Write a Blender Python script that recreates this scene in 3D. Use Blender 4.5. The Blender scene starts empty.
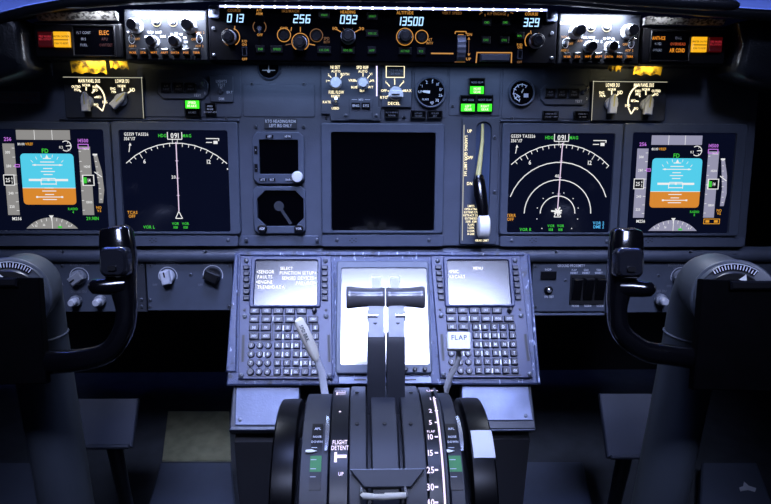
import bpy, math
from mathutils import Vector, Matrix
R = math.radians
COL = bpy.context.scene.collection

# ------------------------------------------------------------------ camera geometry (metres, Z up, Y forward)
TH, PSI, FPX, CX, CY = R(21.4), R(2.0), 690.0, 385.5, 252.0
CAM = Vector((0, 0, 1.15))
_f0 = Vector((0, math.cos(TH), -math.sin(TH)))
C_UP = Vector((0, math.sin(TH), math.cos(TH)))
C_F = (_f0 * math.cos(PSI) + Vector((1, 0, 0)) * math.sin(PSI)).normalized()
C_R = C_F.cross(C_UP).normalized()


def ray(px, py):
    return C_F + C_R * ((px - CX) / FPX) - C_UP * ((py - CY) / FPX)


def at(px, py, d):
    """world point seen at a photo position, at depth d along the view axis"""
    return CAM + ray(px, py) * d


class Frame:
    """a flat panel surface: u across, v up the panel, n out of it towards the crew"""
    def __init__(s, px, py, d, tilt):
        t = R(tilt)
        s.O = at(px, py, d)
        s.u = Vector((1, 0, 0)); s.v = Vector((0, math.sin(t), math.cos(t))); s.n = Vector((0, -math.cos(t), math.sin(t)))

    def p(s, px, py, h=0.0):
        d = ray(px, py); o = s.O + s.n * h
        k = (o - CAM).dot(s.n) / d.dot(s.n)
        q = CAM + d * k - s.O
        return Vector((q.dot(s.u), q.dot(s.v)))

    def w(s, x, y, z=0.0):
        return s.O + s.u * x + s.v * y + s.n * z


# ------------------------------------------------------------------ materials
def lin(h):
    h = h.lstrip('#')
    c = [int(h[i:i + 2], 16) / 255 for i in (0, 2, 4)]
    return tuple(x / 12.92 if x <= 0.04045 else ((x + 0.055) / 1.055) ** 2.4 for x in c) + (1,)


def mat(name, col, rough=0.5, metal=0.0, wear=0.0, scale=40, bump=0.0, spec=0.5, wear_col=None, wear_at=(0.55, 0.75), coat=0.0):
    m = bpy.data.materials.new(name); m.use_nodes = True
    nt = m.node_tree; b = nt.nodes['Principled BSDF']
    c = lin(col)
    b.inputs['Base Color'].default_value = c
    b.inputs['Roughness'].default_value = rough; b.inputs['Metallic'].default_value = metal
    b.inputs['Specular IOR Level'].default_value = spec; b.inputs['Coat Weight'].default_value = coat
    if wear or wear_col or bump:
        tc = nt.nodes.new('ShaderNodeTexCoord'); n = nt.nodes.new('ShaderNodeTexNoise')
        n.inputs['Scale'].default_value = scale; n.inputs['Detail'].default_value = 5
        nt.links.new(tc.outputs['Object'], n.inputs['Vector'])
        r = nt.nodes.new('ShaderNodeValToRGB')
        if wear_col:
            r.color_ramp.elements[0].position, r.color_ramp.elements[1].position = wear_at
            r.color_ramp.elements[0].color = c; r.color_ramp.elements[1].color = lin(wear_col)
        else:
            r.color_ramp.elements[0].position, r.color_ramp.elements[1].position = 0.3, 0.7
            r.color_ramp.elements[0].color = tuple(x * (1 - wear) for x in c[:3]) + (1,)
            r.color_ramp.elements[1].color = tuple(min(1, x * (1 + wear)) for x in c[:3]) + (1,)
        nt.links.new(n.outputs['Fac'], r.inputs['Fac']); nt.links.new(r.outputs['Color'], b.inputs['Base Color'])
        if bump:
            bp = nt.nodes.new('ShaderNodeBump'); bp.inputs['Strength'].default_value = bump; bp.inputs['Distance'].default_value = 0.001
            n2 = nt.nodes.new('ShaderNodeTexNoise'); n2.inputs['Scale'].default_value = scale * 12
            nt.links.new(tc.outputs['Object'], n2.inputs['Vector'])
            nt.links.new(n2.outputs['Fac'], bp.inputs['Height']); nt.links.new(bp.outputs['Normal'], b.inputs['Normal'])
    return m


def scratched(m, col, lo=.62, hi=.68):
    """pale worn scratches over a paint"""
    nt = m.node_tree; b = nt.nodes['Principled BSDF']; src = b.inputs['Base Color'].links[0].from_socket
    tc = nt.nodes.new('ShaderNodeTexCoord'); mp = nt.nodes.new('ShaderNodeMapping'); mp.inputs['Scale'].default_value = (90, 28, 40)
    n = nt.nodes.new('ShaderNodeTexNoise'); n.inputs['Scale'].default_value = 2.2; n.inputs['Detail'].default_value = 7
    r = nt.nodes.new('ShaderNodeValToRGB'); r.color_ramp.elements[0].position = lo; r.color_ramp.elements[1].position = hi
    mx = nt.nodes.new('ShaderNodeMix'); mx.data_type = 'RGBA'; mx.inputs['B'].default_value = lin(col)
    nt.links.new(tc.outputs['Object'], mp.inputs['Vector']); nt.links.new(mp.outputs['Vector'], n.inputs['Vector']); nt.links.new(n.outputs['Fac'], r.inputs['Fac'])
    nt.links.new(r.outputs['Color'], mx.inputs['Factor']); nt.links.new(src, mx.inputs['A']); nt.links.new(mx.outputs['Result'], b.inputs['Base Color'])


def glow(name, col, s=1.0, base=None):
    m = mat(name, base or col, 0.4)
    b = m.node_tree.nodes['Principled BSDF']
    b.inputs['Base Color'].default_value = lin(base or '#101010')
    b.inputs['Emission Color'].default_value = lin(col); b.inputs['Emission Strength'].default_value = s
    return m


M = dict(
    panel=mat('panel_grey_paint', '#454b57', 0.55, wear=0.10, scale=30, bump=0.15),
    panel_edge=mat('panel_edge_paint', '#474d5a', 0.45, wear=0.1, scale=60),
    plate=mat('module_plate_paint', '#3f4550', 0.55, wear=0.08, scale=50, bump=0.1),
    darkplate=mat('dark_plate_paint', '#2b2e34', 0.55, wear=0.1, scale=50),
    bezel=mat('display_bezel_paint', '#434a57', 0.5, wear=0.08, scale=60),
    worn=mat('worn_grey_paint', '#3d455e', 0.36, scale=60, wear_col='#1c1f28', wear_at=(0.58, 0.68), bump=0.8),
    alum=mat('scuffed_bare_metal', '#5f667a', 0.42, 0.45, wear=0.22, scale=22, bump=0.2),
    deck=mat('scuffed_grey_deck', '#4e5568', 0.42, 0.3, wear=0.22, scale=28, bump=0.2),
    black=mat('matt_black', '#08080b', 0.55),
    faceblack=mat('black_faceplate', '#020205', 0.8, wear=0.2, scale=40, spec=.03),
    satin=mat('satin_black_plastic', '#09090c', 0.35, spec=.3),
    gloss=mat('gloss_black_plastic', '#050507', 0.16, coat=0.2),
    knobblack=mat('black_knob', '#101012', 0.35),
    knobwhite=mat('pale_grey_knob', '#b9bbc0', 0.45, wear=0.08, scale=90),
    knobgrey=mat('mid_grey_knob', '#85888d', 0.45, wear=0.1, scale=90),
    chrome=mat('bright_metal', '#d8dadf', 0.22, 0.9),
    screw=mat('screw_metal', '#5a5e66', 0.35, 0.6),
    white=mat('white_paint', '#dcdcd6', 0.5),
    ivory=mat('ivory_plastic', '#d8d4c4', 0.45, wear=0.06, scale=80),
    ink=mat('black_ink', '#0a0a0a', 0.6),
    paint=mat('white_lettering_paint', '#c9ccd2', 0.6),
    dimpaint=mat('dim_lettering_paint', '#6a6d75', 0.6),
    yellow=mat('yellow_tape', '#b8941c', 0.5, scale=90, wear_col='#3a2a06', wear_at=(0.44, 0.62)),
    oldyellow=mat('aged_yellow_rod', '#b9ae6a', 0.45),
    wheelblack=mat('wheel_black', '#060608', 0.3, spec=.12),
    tube=mat('grey_column_paint', '#3a3f46', 0.42, wear=0.06, scale=20),
    pad=mat('dark_vinyl_pad', '#1a1d22', 0.3, wear=0.2, scale=30, bump=0.4),
    felt=mat('worn_felt', '#8d8c88', 0.9, scale=220, wear_col='#2a2a2a', wear_at=(0.45, 0.6)),
    lcd=glow('lit_lcd_black', '#070b1e', 1.0, '#020204'),
    glass=mat('black_screen_glass', '#020204', 0.09, spec=0.5),
    cduglass=mat('matt_screen_glass', '#05060a', 0.19, spec=.5),
    green_band=mat('green_band_paint', '#1f7a2c', 0.5),
    floor=mat('floor_grey', '#3c4046', 0.7, wear=0.2, scale=20),
    shell=mat('dark_liner', '#121318', 0.8),
    box=mat('grey_footwell_paint', '#4f5665', 0.6, wear=0.08, scale=15), pedal=mat('pedal_paint', '#31353d', 0.6, wear=0.1, scale=15),
    cdupaint=mat('keypad_unit_paint', '#2d3450', 0.45, wear=0.08, scale=60),
    olive=mat('olive_rubber_mat', '#86866a', 0.8, wear=0.2, scale=30),
    key=mat('grey_key', '#10131f', 0.4),
    scrap=mat('white_scrap', '#c8ccd4', 0.8),
    red_lens=glow('red_lens', '#8a0e14', 0.12, '#240408'),
    amber=glow('amber_light', '#ffb81c', 1.0), amber_hot=glow('amber_bright', '#ff9a1e', 0.95), orange=glow('orange_light', '#d85a28', 0.6),
    amber_txt=glow('amber_backlit', '#e8a045', 0.75), amber_dim=glow('amber_dim', '#a8743a', 0.45), red_dim=glow('red_dim', '#7a3030', 0.35),
    warm=glow('warm_backlit', '#fff0c4', 1.7), warmline=glow('warm_line', '#e6e2c8', 0.8),
    green=glow('green_text', '#4ee84a', 0.8), green_mcp=glow('green_mode_light', '#4fd838', 0.42), green_hot=glow('green_lens', '#35e01c', 1.5), green_core=glow('green_core', '#eaffd0', 1.6),
    digit=glow('blue_white_digit', '#a8d4ff', 1.5), digit_halo=glow('digit_window', '#0a2a66', 0.35),
    led=glow('white_led', '#dfe4ff', 6.0), ledbar=glow('led_bar', '#b4beff', 2.2),
    s_white=glow('screen_white', '#f4f4f4', 0.95), s_grey=glow('screen_grey', '#9c9a98', 0.8), s_lilac=glow('screen_lilac', '#a3a2bd', 0.8),
    s_cyan=glow('screen_cyan', '#52cdea', 1.0), s_brown=glow('screen_brown', '#dc8a2c', 0.95), s_mag=glow('screen_magenta', '#d07cf0', 0.9),
    s_green=glow('screen_green', '#42d83c', 0.85), s_amber=glow('screen_amber', '#eda22a', 0.9), s_blue=glow('screen_blue', '#58c0ff', 0.9),
    s_black=glow('screen_black', '#05060c', 0.5), s_txt=glow('cdu_text', '#f6f6ff', 1.4), s_pink=glow('screen_pink_white', '#f0d8f4', 0.95),
    plate_lit=glow('lit_legend_violet', '#e6d8ff', 1.7),
)

scratched(M['worn'], '#a4acc4'); scratched(M['deck'], '#7d8599', .66, .8)
M['lcd'].node_tree.nodes['Principled BSDF'].inputs['Roughness'].default_value = 0.09
M['cduglass'].node_tree.nodes['Principled BSDF'].inputs['IOR'].default_value = 1.92

# ------------------------------------------------------------------ lettering: glyph outlines of the built-in font
GL = {}


def load_glyphs():
    chars = "ABCDEFGHIJKLMNOPQRSTUVWXYZ0123456789/.<>-+=°"
    obs = []
    for ch in chars:
        c = bpy.data.curves.new('glyph', 'FONT'); c.body = ch; c.size = 1.0; c.resolution_u = 2; c.offset = 0.018
        o = bpy.data.objects.new('glyph', c); COL.objects.link(o); obs.append((ch, o, c))
    dg = bpy.context.evaluated_depsgraph_get(); dg.update()
    for ch, o, c in obs:
        me = o.evaluated_get(dg).to_mesh()
        vs = [(v.co.x, v.co.y) for v in me.vertices]; fs = [tuple(p.vertices) for p in me.polygons]
        x0 = min(v[0] for v in vs); x1 = max(v[0] for v in vs)
        GL[ch] = ([(x - x0, y) for x, y in vs], fs, x1 - x0)
        o.evaluated_get(dg).to_mesh_clear()
    cap = max(v[1] for v in GL['H'][0])
    for ch in list(GL):
        vs, fs, w = GL[ch]
        GL[ch] = ([(x / cap, y / cap) for x, y in vs], fs, w / cap)
    for ch, o, c in obs:
        bpy.data.objects.remove(o); bpy.data.curves.remove(c)


load_glyphs()

SEG7 = {'0': 'abcdef', '1': 'bc', '2': 'abged', '3': 'abgcd', '4': 'fgbc', '5': 'afgcd', '6': 'afgedc', '7': 'abc', '8': 'abcdefg', '9': 'abcdfg'}


def rr(x0, y0, x1, y1, r, seg=3):
    pts = []
    for cx, cy, a in ((x1 - r, y0 + r, -90), (x1 - r, y1 - r, 0), (x0 + r, y1 - r, 90), (x0 + r, y0 + r, 180)):
        for i in range(seg + 1):
            t = R(a + 90 * i / seg); pts.append((cx + r * math.cos(t), cy + r * math.sin(t)))
    return pts


def octo(x0, y0, x1, y1, c):
    return [(x0 + c, y0), (x1 - c, y0), (x1, y0 + c), (x1, y1 - c), (x1 - c, y1), (x0 + c, y1), (x0, y1 - c), (x0, y0 + c)]


def inset(pts, c):
    n = len(pts); out = []
    for i in range(n):
        a, b, d = Vector(pts[i - 1]), Vector(pts[i]), Vector(pts[(i + 1) % n])
        e1 = (b - a); e2 = (d - b)
        if e1.length < 1e-9 or e2.length < 1e-9:
            out.append(tuple(b)); continue
        n1 = Vector((-e1.y, e1.x)).normalized(); n2 = Vector((-e2.y, e2.x)).normalized()
        m = n1 + n2
        if m.length < 1e-6:
            out.append(tuple(b)); continue
        m.normalize(); k = c / max(0.4, m.dot(n1))
        out.append((b.x + m.x * k, b.y + m.y * k))
    return out


class MB:
    """collects shapes for ONE mesh"""
    def __init__(s, T=None):
        s.v = []; s.f = []; s.m = []; s.items = []; s.T = T

    def _add(s, vs, fs, mi):
        b = len(s.v); s.items.append((len(s.f), len(fs)))
        s.v += [tuple(s.T @ Vector(v)) if s.T else tuple(v) for v in vs]
        s.f += [tuple(i + b for i in f) for f in fs]; s.m += [mi] * len(fs)
        return s

    def prism(s, pts, z0, z1, c=0.0, mi=0, top_mi=None):
        n = len(pts)
        loops = [[(x, y, z0) for x, y in pts]]
        if c:
            loops.append([(x, y, z1 - c) for x, y in pts]); loops.append([(x, y, z1) for x, y in inset(pts, c)])
        else:
            loops.append([(x, y, z1) for x, y in pts])
        return s.loops(loops, mi, cap_mi=top_mi)

    def loops(s, loops, mi=0, cap0=True, cap1=True, cap_mi=None):
        n = len(loops[0]); vs = [p for l in loops for p in l]; fs = []
        for k in range(len(loops) - 1):
            for i in range(n):
                j = (i + 1) % n
                fs.append((k * n + i, k * n + j, (k + 1) * n + j, (k + 1) * n + i))
        s._add(vs, fs, mi)
        b = len(s.v) - len(vs)
        if cap0:
            s.f.append(tuple(b + i for i in reversed(range(n)))); s.m.append(mi)
        if cap1:
            s.f.append(tuple(b + (len(loops) - 1) * n + i for i in range(n))); s.m.append(mi if cap_mi is None else cap_mi)
        return s

    def box(s, x0, y0, x1, y1, z0, z1, c=0.0, mi=0, top_mi=None):
        x0, x1 = min(x0, x1), max(x0, x1); y0, y1 = min(y0, y1), max(y0, y1)
        return s.prism([(x0, y0), (x1, y0), (x1, y1), (x0, y1)], z0, z1, c, mi, top_mi)

    def frame(s, outer, inner, z0, z1, zi, c=0.001, mi=0):
        """a bezel: outer and inner outlines with the same number of points"""
        L = [[(x, y, z0) for x, y in outer], [(x, y, z1 - c) for x, y in outer], [(x, y, z1) for x, y in inset(outer, c)],
             [(x, y, z1) for x, y in inner], [(x, y, zi) for x, y in inset(inner, 0.0012)]]
        return s.loops(L, mi, True, False)

    def lathe(s, cx, cy, prof, seg=20, mi=0, cap_mi=None):
        L = [[(cx + r * math.cos(2 * math.pi * i / seg), cy + r * math.sin(2 * math.pi * i / seg), z) for i in range(seg)] for r, z in prof]
        return s.loops(L, mi, cap_mi=cap_mi)

    def flat(s, pts, z, mi=0):
        return s._add([(x, y, z) for x, y in pts], [tuple(range(len(pts)))], mi)

    def rect(s, cx, cy, w, h, z, mi=0, rot=0):
        c, q = math.cos(rot), math.sin(rot)
        return s.flat([(cx + x * c - y * q, cy + x * q + y * c) for x, y in ((-w / 2, -h / 2), (w / 2, -h / 2), (w / 2, h / 2), (-w / 2, h / 2))], z, mi)

    def line(s, a, b, w, z, mi=0):
        a, b = Vector(a[:2]), Vector(b[:2]); d = b - a
        return s.rect((a.x + b.x) / 2, (a.y + b.y) / 2, d.length, w, z, mi, math.atan2(d.y, d.x))

    def arc(s, cx, cy, r, w, a0, a1, z, mi=0, seg=None):
        seg = seg or max(4, int(abs(a1 - a0) / 9))
        vs = []; fs = []
        for i in range(seg + 1):
            t = R(a0 + (a1 - a0) * i / seg)
            vs += [(cx + (r - w / 2) * math.cos(t), cy + (r - w / 2) * math.sin(t), z), (cx + (r + w / 2) * math.cos(t), cy + (r + w / 2) * math.sin(t), z)]
        for i in range(seg):
            fs.append((2 * i, 2 * i + 1, 2 * i + 3, 2 * i + 2) if a1 < a0 else (2 * i, 2 * i + 2, 2 * i + 3, 2 * i + 1))
        fs = [f if a1 < a0 else (f[0], f[3], f[2], f[1])[::1] for f in fs]
        return s._add(vs, fs, mi)

    def disc(s, cx, cy, r, z, mi=0, seg=16):
        return s.flat([(cx + r * math.cos(2 * math.pi * i / seg), cy + r * math.sin(2 * math.pi * i / seg)) for i in range(seg)], z, mi)

    def text(s, t, cx, cy, h, z, mi=0, sx=0.85, al='c', rot=0, sp=0.16, shear=0.0):
        glyphs = []; x = 0.0
        for ch in t:
            if ch == ' ':
                x += 0.45; continue
            g = GL.get(ch)
            if g is None:
                continue
            glyphs.append((g, x)); x += g[2] + sp
        w = (x - sp) * h * sx
        ox = {'c': -w / 2, 'l': 0.0, 'r': -w}[al]
        c, q = math.cos(rot), math.sin(rot)
        for (vs, fs, gw), gx in glyphs:
            P = []
            for vx, vy in vs:
                X = ox + (gx + vx + shear * vy) * h * sx; Y = (vy - 0.5) * h
                P.append((cx + X * c - Y * q, cy + X * q + Y * c, z))
            s._add(P, fs, mi)
        return s

    def digits(s, t, cx, cy, h, pitch, z, mi=0):
        """slanted seven-segment digits"""
        w = pitch * 0.60; th = h * 0.15; sh = 0.13
        for k, ch in enumerate(t):
            ox = cx + (k - (len(t) - 1) / 2) * pitch
            ends = dict(a=((-w / 2, h / 2), (w / 2, h / 2)), g=((-w / 2, 0), (w / 2, 0)), d=((-w / 2, -h / 2), (w / 2, -h / 2)),
                        f=((-w / 2, h / 2), (-w / 2, 0)), b=((w / 2, h / 2), (w / 2, 0)), e=((-w / 2, 0), (-w / 2, -h / 2)), c=((w / 2, 0), (w / 2, -h / 2)))
            for sg in SEG7.get(ch, ''):
                (ax, ay), (bx, by) = ends[sg]
                ax, bx = ox + ax + ay * sh, ox + bx + by * sh
                d = Vector((bx - ax, by - ay)); k2 = d.normalized() * th * 0.3
                s.line((ax - k2.x, cy + ay - k2.y), (bx + k2.x, cy + by + k2.y), th, z, mi)
        return s

    def sweep(s, path, rad, seg=16, mi=0, up=Vector((0, 0, 1)), power=2.0):
        """a tube through world points; rad = radius or (rx, ry) per point; power > 2 squares the section"""
        P = [Vector(p) for p in path]; L = []
        for i, p in enumerate(P):
            t = (P[min(i + 1, len(P) - 1)] - P[max(i - 1, 0)]).normalized()
            a = t.cross(up)
            if a.length < 1e-4:
                a = t.cross(Vector((0, 1, 0)))
            a.normalize(); b = a.cross(t).normalized()
            r = rad[i] if isinstance(rad, list) else rad
            rx, ry = r if isinstance(r, tuple) else (r, r)
            ring = []
            for k in range(seg):
                an = 2 * math.pi * k / seg; c, q = math.cos(an), math.sin(an)
                c = math.copysign(abs(c) ** (2 / power), c); q = math.copysign(abs(q) ** (2 / power), q)
                ring.append(tuple(p + a * (rx * c) + b * (ry * q)))
            L.append(ring)
        return s.loops(L, mi)

    def clusters(s):
        """lettering that stands far apart becomes separate pieces"""
        bx = []
        for f0, n in s.items:
            vs = [s.v[i] for f in s.f[f0:f0 + n] for i in f]
            bx.append(([min(v[k] for v in vs) for k in range(3)], [max(v[k] for v in vs) for k in range(3)]))
        par = list(range(len(bx)))

        def find(i):
            while par[i] != i:
                i = par[i]
            return i
        for i in range(len(bx)):
            for j in range(i):
                g = math.sqrt(sum(max(0, bx[i][0][k] - bx[j][1][k], bx[j][0][k] - bx[i][1][k]) ** 2 for k in range(3)))
                if g <= .0185:
                    par[find(i)] = find(j)
        out = {}
        for i, it in enumerate(s.items):
            out.setdefault(find(i), []).append(it)
        res = []
        for its in out.values():
            m = MB(); mp = {}
            for f0, n in its:
                for q in range(f0, f0 + n):
                    f = []
                    for i in s.f[q]:
                        if i not in mp:
                            mp[i] = len(m.v); m.v.append(s.v[i])
                        f.append(mp[i])
                    m.f.append(tuple(f)); m.m.append(s.m[q])
            res.append(m)
        return res

    def build(s, name, mats, parent=None, smooth=35, loc=None):
        if not smooth and any(w in name for w in ('lettering', 'text', 'values', 'lines', 'dividers', 'markings', 'rings')) and len(s.items) > 1:
            cl = s.clusters()
            if len(cl) > 1:
                for c in cl[1:]:
                    c.items = []; c.build(name, mats, parent, smooth, loc)
                cl[0].items = []; return cl[0].build(name, mats, parent, smooth, loc)
        me = bpy.data.meshes.new(name)
        me.from_pydata(s.v, [], s.f)
        ml = mats if isinstance(mats, (list, tuple)) else [mats]
        for m in ml:
            me.materials.append(M[m] if isinstance(m, str) else m)
        me.polygons.foreach_set('material_index', s.m)
        if smooth:
            me.polygons.foreach_set('use_smooth', [True] * len(me.polygons))
            me.set_sharp_from_angle(angle=R(smooth))
        me.update()
        o = bpy.data.objects.new(name, me); COL.objects.link(o)
        if parent:
            o.parent = parent
        if loc:
            o.location = loc
        return o


def tag(o, label, cat, group=None):
    o['label'] = label; o['category'] = cat
    if group:
        o['group'] = group
    return o


class Thing:
    """an Empty on a panel surface; q() turns a photo position into its local metres"""
    def __init__(s, name, label, cat, fr, px, py, group=None, h=0.0, src=None, off=None):
        s.fr = fr; c = fr.p(px, py); s.c = c; s.h0 = h
        s.e = bpy.data.objects.new(name, None); COL.objects.link(s.e); s.e.empty_display_size = 0.02
        tag(s.e, label, cat, group)
        u, v, n = fr.u, fr.v, fr.n; o = fr.w(c.x, c.y, h)
        s.e.matrix_world = Matrix(((u.x, v.x, n.x, o.x), (u.y, v.y, n.y, o.y), (u.z, v.z, n.z, o.z), (0, 0, 0, 1)))

    def q(s, px, py, z=0.0):
        p = s.fr.p(px, py, z + s.h0)
        return (p.x - s.c.x, p.y - s.c.y)

    def r(s, x0, y0, x1, y1, z=0.0):
        mx, my = (x0 + x1) / 2, (y0 + y1) / 2
        return (s.q(x0, my, z)[0], s.q(mx, y1, z)[1], s.q(x1, my, z)[0], s.q(mx, y0, z)[1])

    def k(s, px, py):
        """metres per photo pixel there"""
        return s.q(px + 0.5, py)[0] - s.q(px - 0.5, py)[0]

    def part(s, name, mb, mats, parent=None, label=None, smooth=35):
        o = mb.build(name, mats, parent or s.e, smooth)
        if label:
            o['label'] = label
        return o


def world_thing(name, label, cat, loc, group=None):
    e = bpy.data.objects.new(name, None); COL.objects.link(e); e.location = loc; e.empty_display_size = 0.05
    tag(e, label, cat, group)
    return e


def wpart(name, mb, mats, e, parent=None, label=None, smooth=35):
    """mesh given in world coordinates, hung on Empty e (no rotation)"""
    L = e.location
    mb.v = [(x - L.x, y - L.y, z - L.z) for x, y, z in mb.v]
    o = mb.build(name, mats, parent or e, smooth)
    if label:
        o['label'] = label
    return o


# ------------------------------------------------------------------ the panel surfaces
MAIN = Frame(385.5, 175, 1.15, 12.0)
MCPF = Frame(385.5, 37, 1.04, 12.0)
LOWF = Frame(385.5, 285, 1.195, 12.0)
FEP = Frame(381.5, 258, 1.150, 41)

# ================================================================== small controls, reused by every module
def knob(T, px, py, rpx, hgt, m='knobgrey', parent=None, pointer=None, skirt=None, skirt_m=None, name='knob', cap=None):
    """round knob seated at a photo position; pointer = angle in degrees of its white line; skirt = (radius px, height)"""
    k = T.k(px, py); x, y = T.q(px, py, 0.0); r = rpx * k
    mb = MB(); z0 = 0.0004
    n = 20
    prof = [(r, z0), (r, hgt - r * 0.22), (r * 0.86, hgt), (r * 0.3, hgt)]
    mb.lathe(x, y, prof, n, 0)
    o = T.part(name, mb, m, parent)
    if skirt:
        s = MB(); sr = skirt[0] * k
        s.lathe(x, y, [(sr, z0), (sr, skirt[1] * 0.8), (sr * 0.93, skirt[1])], 24, 0)
        T.part('knob_skirt', s, skirt_m or m, o)
    if pointer is not None:
        p = MB(); a = R(pointer)
        p.line((x + 0.25 * r * math.cos(a), y + 0.25 * r * math.sin(a)), (x + 0.95 * r * math.cos(a), y + 0.95 * r * math.sin(a)), r * 0.2, hgt + 0.0003, 0)
        T.part('pointer_line', p, 'paint', o)
    if cap:
        p = MB(); p.lathe(x, y, [(r * 0.7, hgt), (r * 0.6, hgt + cap)], 16, 0); T.part('knob_cap', p, m, o)
    return o


def bar_knob(T, px, py, wpx, lpx, hgt, ang, m='knobgrey', ink='ink'):
    """selector knob with a wedge-shaped grip; ang = where it points"""
    k = T.k(px, py); x, y = T.q(px, py); W, L = wpx * k / 2, lpx * k / 2
    a = R(ang); c, q = math.cos(a), math.sin(a)

    def tr(pts):
        return [(x + X * c - Y * q, y + X * q + Y * c) for X, Y in pts]
    base = MB(); base.lathe(x, y, [(W * 1.02, 0.0004), (W * 1.0, hgt * 0.42), (W * 0.9, hgt * 0.5)], 22)
    o = T.part('knob', base, m)
    g = MB()
    lo = tr([(-L, -W * .62), (L * .45, -W * .62), (L, -W * .12), (L, W * .12), (L * .45, W * .62), (-L, W * .62)])
    hi = tr([(-L * .92, -W * .46), (L * .4, -W * .42), (L * .9, -W * .1), (L * .9, W * .1), (L * .4, W * .42), (-L * .92, W * .46)])
    g.loops([[(X, Y, hgt * .4) for X, Y in lo], [(X, Y, hgt * .9) for X, Y in lo], [(X, Y, hgt) for X, Y in hi]])
    T.part('grip', g, m, o)
    s = MB(); p = tr([(-L * .3, 0), (L * .85, 0)]); s.line(p[0], p[1], W * .22, hgt + .0003); T.part('pointer_line', s, ink, o)
    return o


def toggle(T, px, py, rpx, m='chrome', ang=90, hgt=0.012, parent=None):
    k = T.k(px, py); x, y = T.q(px, py); r = rpx * k
    b = MB(); b.lathe(x, y, [(r, .0004), (r, .002), (r * .8, .003)], 8)
    o = T.part('toggle_switch', b, 'screw', parent)
    a = R(ang); dx, dy = math.cos(a) * hgt * .55, math.sin(a) * hgt * .55
    l = MB(); l.sweep([(x, y, .002), (x + dx * .6, y + dy * .6, hgt * .6), (x + dx, y + dy, hgt)], [r * .38, r * .45, r * .55], 10, up=Vector((1, 0, 0)))
    T.part('lever', l, m, o)
    return o


def screws(T, pts, rpx=2.0, m='screw', h=0.0015):
    for px, py in pts:
        k = T.k(px, py); x, y = T.q(px, py); r = rpx * k
        b = MB(); b.lathe(x, y, [(r, .0003), (r, h * .5), (r * .7, h)], 12)
        o = T.part('screw', b, m)
        s = MB(); s.rect(x, y, r * 1.1, r * .25, h + .0002, 0, .6); s.rect(x, y, r * .25, r * 1.1, h + .0002, 0, .6)
        T.part('screw_slot', s, 'ink', o)


def texts(T, items, m, name='lettering', z=0.0005, parent=None, sx=0.85):
    """items: (text, px, py, height px[, align[, sx]])"""
    mb = MB()
    for it in items:
        t, px, py, h = it[:4]; x, y = T.q(px, py, z)
        al = it[4] if len(it) > 4 else 'c'; s_ = it[5] if len(it) > 5 else sx
        mb.text(t, x, y, h * T.k(px, py), z, 0, s_, al)
    return T.part(name, mb, m, parent, smooth=0)


def fit_text(mb, T, t, x0, x1, py, hpx, z, mi=0):
    """text stretched to span photo columns x0..x1"""
    w = 0
    for ch in t:
        w += 0.45 if ch == ' ' else GL[ch][2] + 0.16
    k = T.k((x0 + x1) / 2, py); h = hpx * k
    x, y = T.q((x0 + x1) / 2, py, z)
    mb.text(t, x, y, h, z, mi, (x1 - x0) * k / ((w - .16) * h))


def annunciator(name, label, px0, py0, px1, py1, lines, fr, lit=None, group='unlit annunciator lights', txt='dimpaint', cat='indicator light'):
    cx, cy = (px0 + px1) / 2, (py0 + py1) / 2
    T = Thing(name, label, cat, fr, cx, cy, group, h=.0022)
    x0, y0, x1, y1 = T.r(px0, py0, px1, py1)
    b = MB(); b.frame(rr(x0, y0, x1, y1, .001, 2), rr(x0 + .0014, y0 + .0014, x1 - .0014, y1 - .0014, .0006, 2), 0, .006, .005, .0008)
    T.part('housing', b, 'satin')
    if lit:
        f = MB(); f.box(x0 + .0016, y0 + .0016, x1 - .0016, y1 - .0016, .001, .0058, .0006); T.part('lens', f, lit)
    else:
        f = MB(); f.box(x0 + .0016, y0 + .0016, x1 - .0016, y1 - .0016, .001, .0052, .0004); T.part('lens', f, 'faceblack')
    mb = MB(); n = len(lines); H = (y1 - y0) / (n + 1.0)
    for i, t in enumerate(lines):
        mb.text(t, 0, y1 - H * (i + 1), H * .55, .0061, 0, .8)
    T.part('lettering', mb, txt, smooth=0)
    return T


# ================================================================== main instrument panel
pan = Thing('instrument_panel', 'wide grey main instrument panel spanning the cockpit under the black mode control panel', 'instrument panel', MAIN, 385, 175)
b = MB()
x0, y0 = pan.q(-25, 246); x1 = pan.q(752, 175)[0]; y1 = pan.q(385, 45)[1]
b.box(x0, y0, x1, y1, -.03, 0, .002); pan.part('panel_face', b, 'panel')


def plate(px0, py0, px1, py1, z=.0018, m='panel', name='panel_plate'):
    X0, Y0, X1, Y1 = pan.r(px0, py0, px1, py1)
    q = MB(); q.prism(rr(X0, Y0, X1, Y1, .003, 2), .0003, z, .0008); return pan.part(name, q, m)


plate(138, 69, 241, 117); plate(243, 84, 315, 117, .0014); plate(414, 66, 447, 118, .0012); plate(449, 66, 500, 116, .0012); plate(502, 66, 589, 119, .0014)
for (a, c_) in ((-22, 114), (115.5, 239)):
    plate(a, 235, c_, 245.5, .008, 'panel_edge', 'lower_rail')
plate(241, 235.5, 319, 245.5, .004, 'panel_edge', 'lower_rail')
plate(322, 234, 443, 245.8, .008, 'panel_edge', 'lower_rail')
plate(499, 235.5, 619, 246, .008, 'panel_edge', 'lower_rail'); plate(620.5, 237, 742, 246.3, .008, 'panel_edge', 'lower_rail')
e = MB(); X0, Y0, X1, Y1 = pan.r(60, 119.2, 240, 120.8); e.box(X0, Y0, X1, Y1, .0003, .006, .0015)
pan.part('ridge', e, 'panel_edge')
e = MB(); X0, Y0, X1, Y1 = pan.r(500, 120.2, 589, 122.2); e.box(X0, Y0, X1, Y1, .0003, .005, .0015)
pan.part('ridge', e, 'panel_edge')
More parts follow.
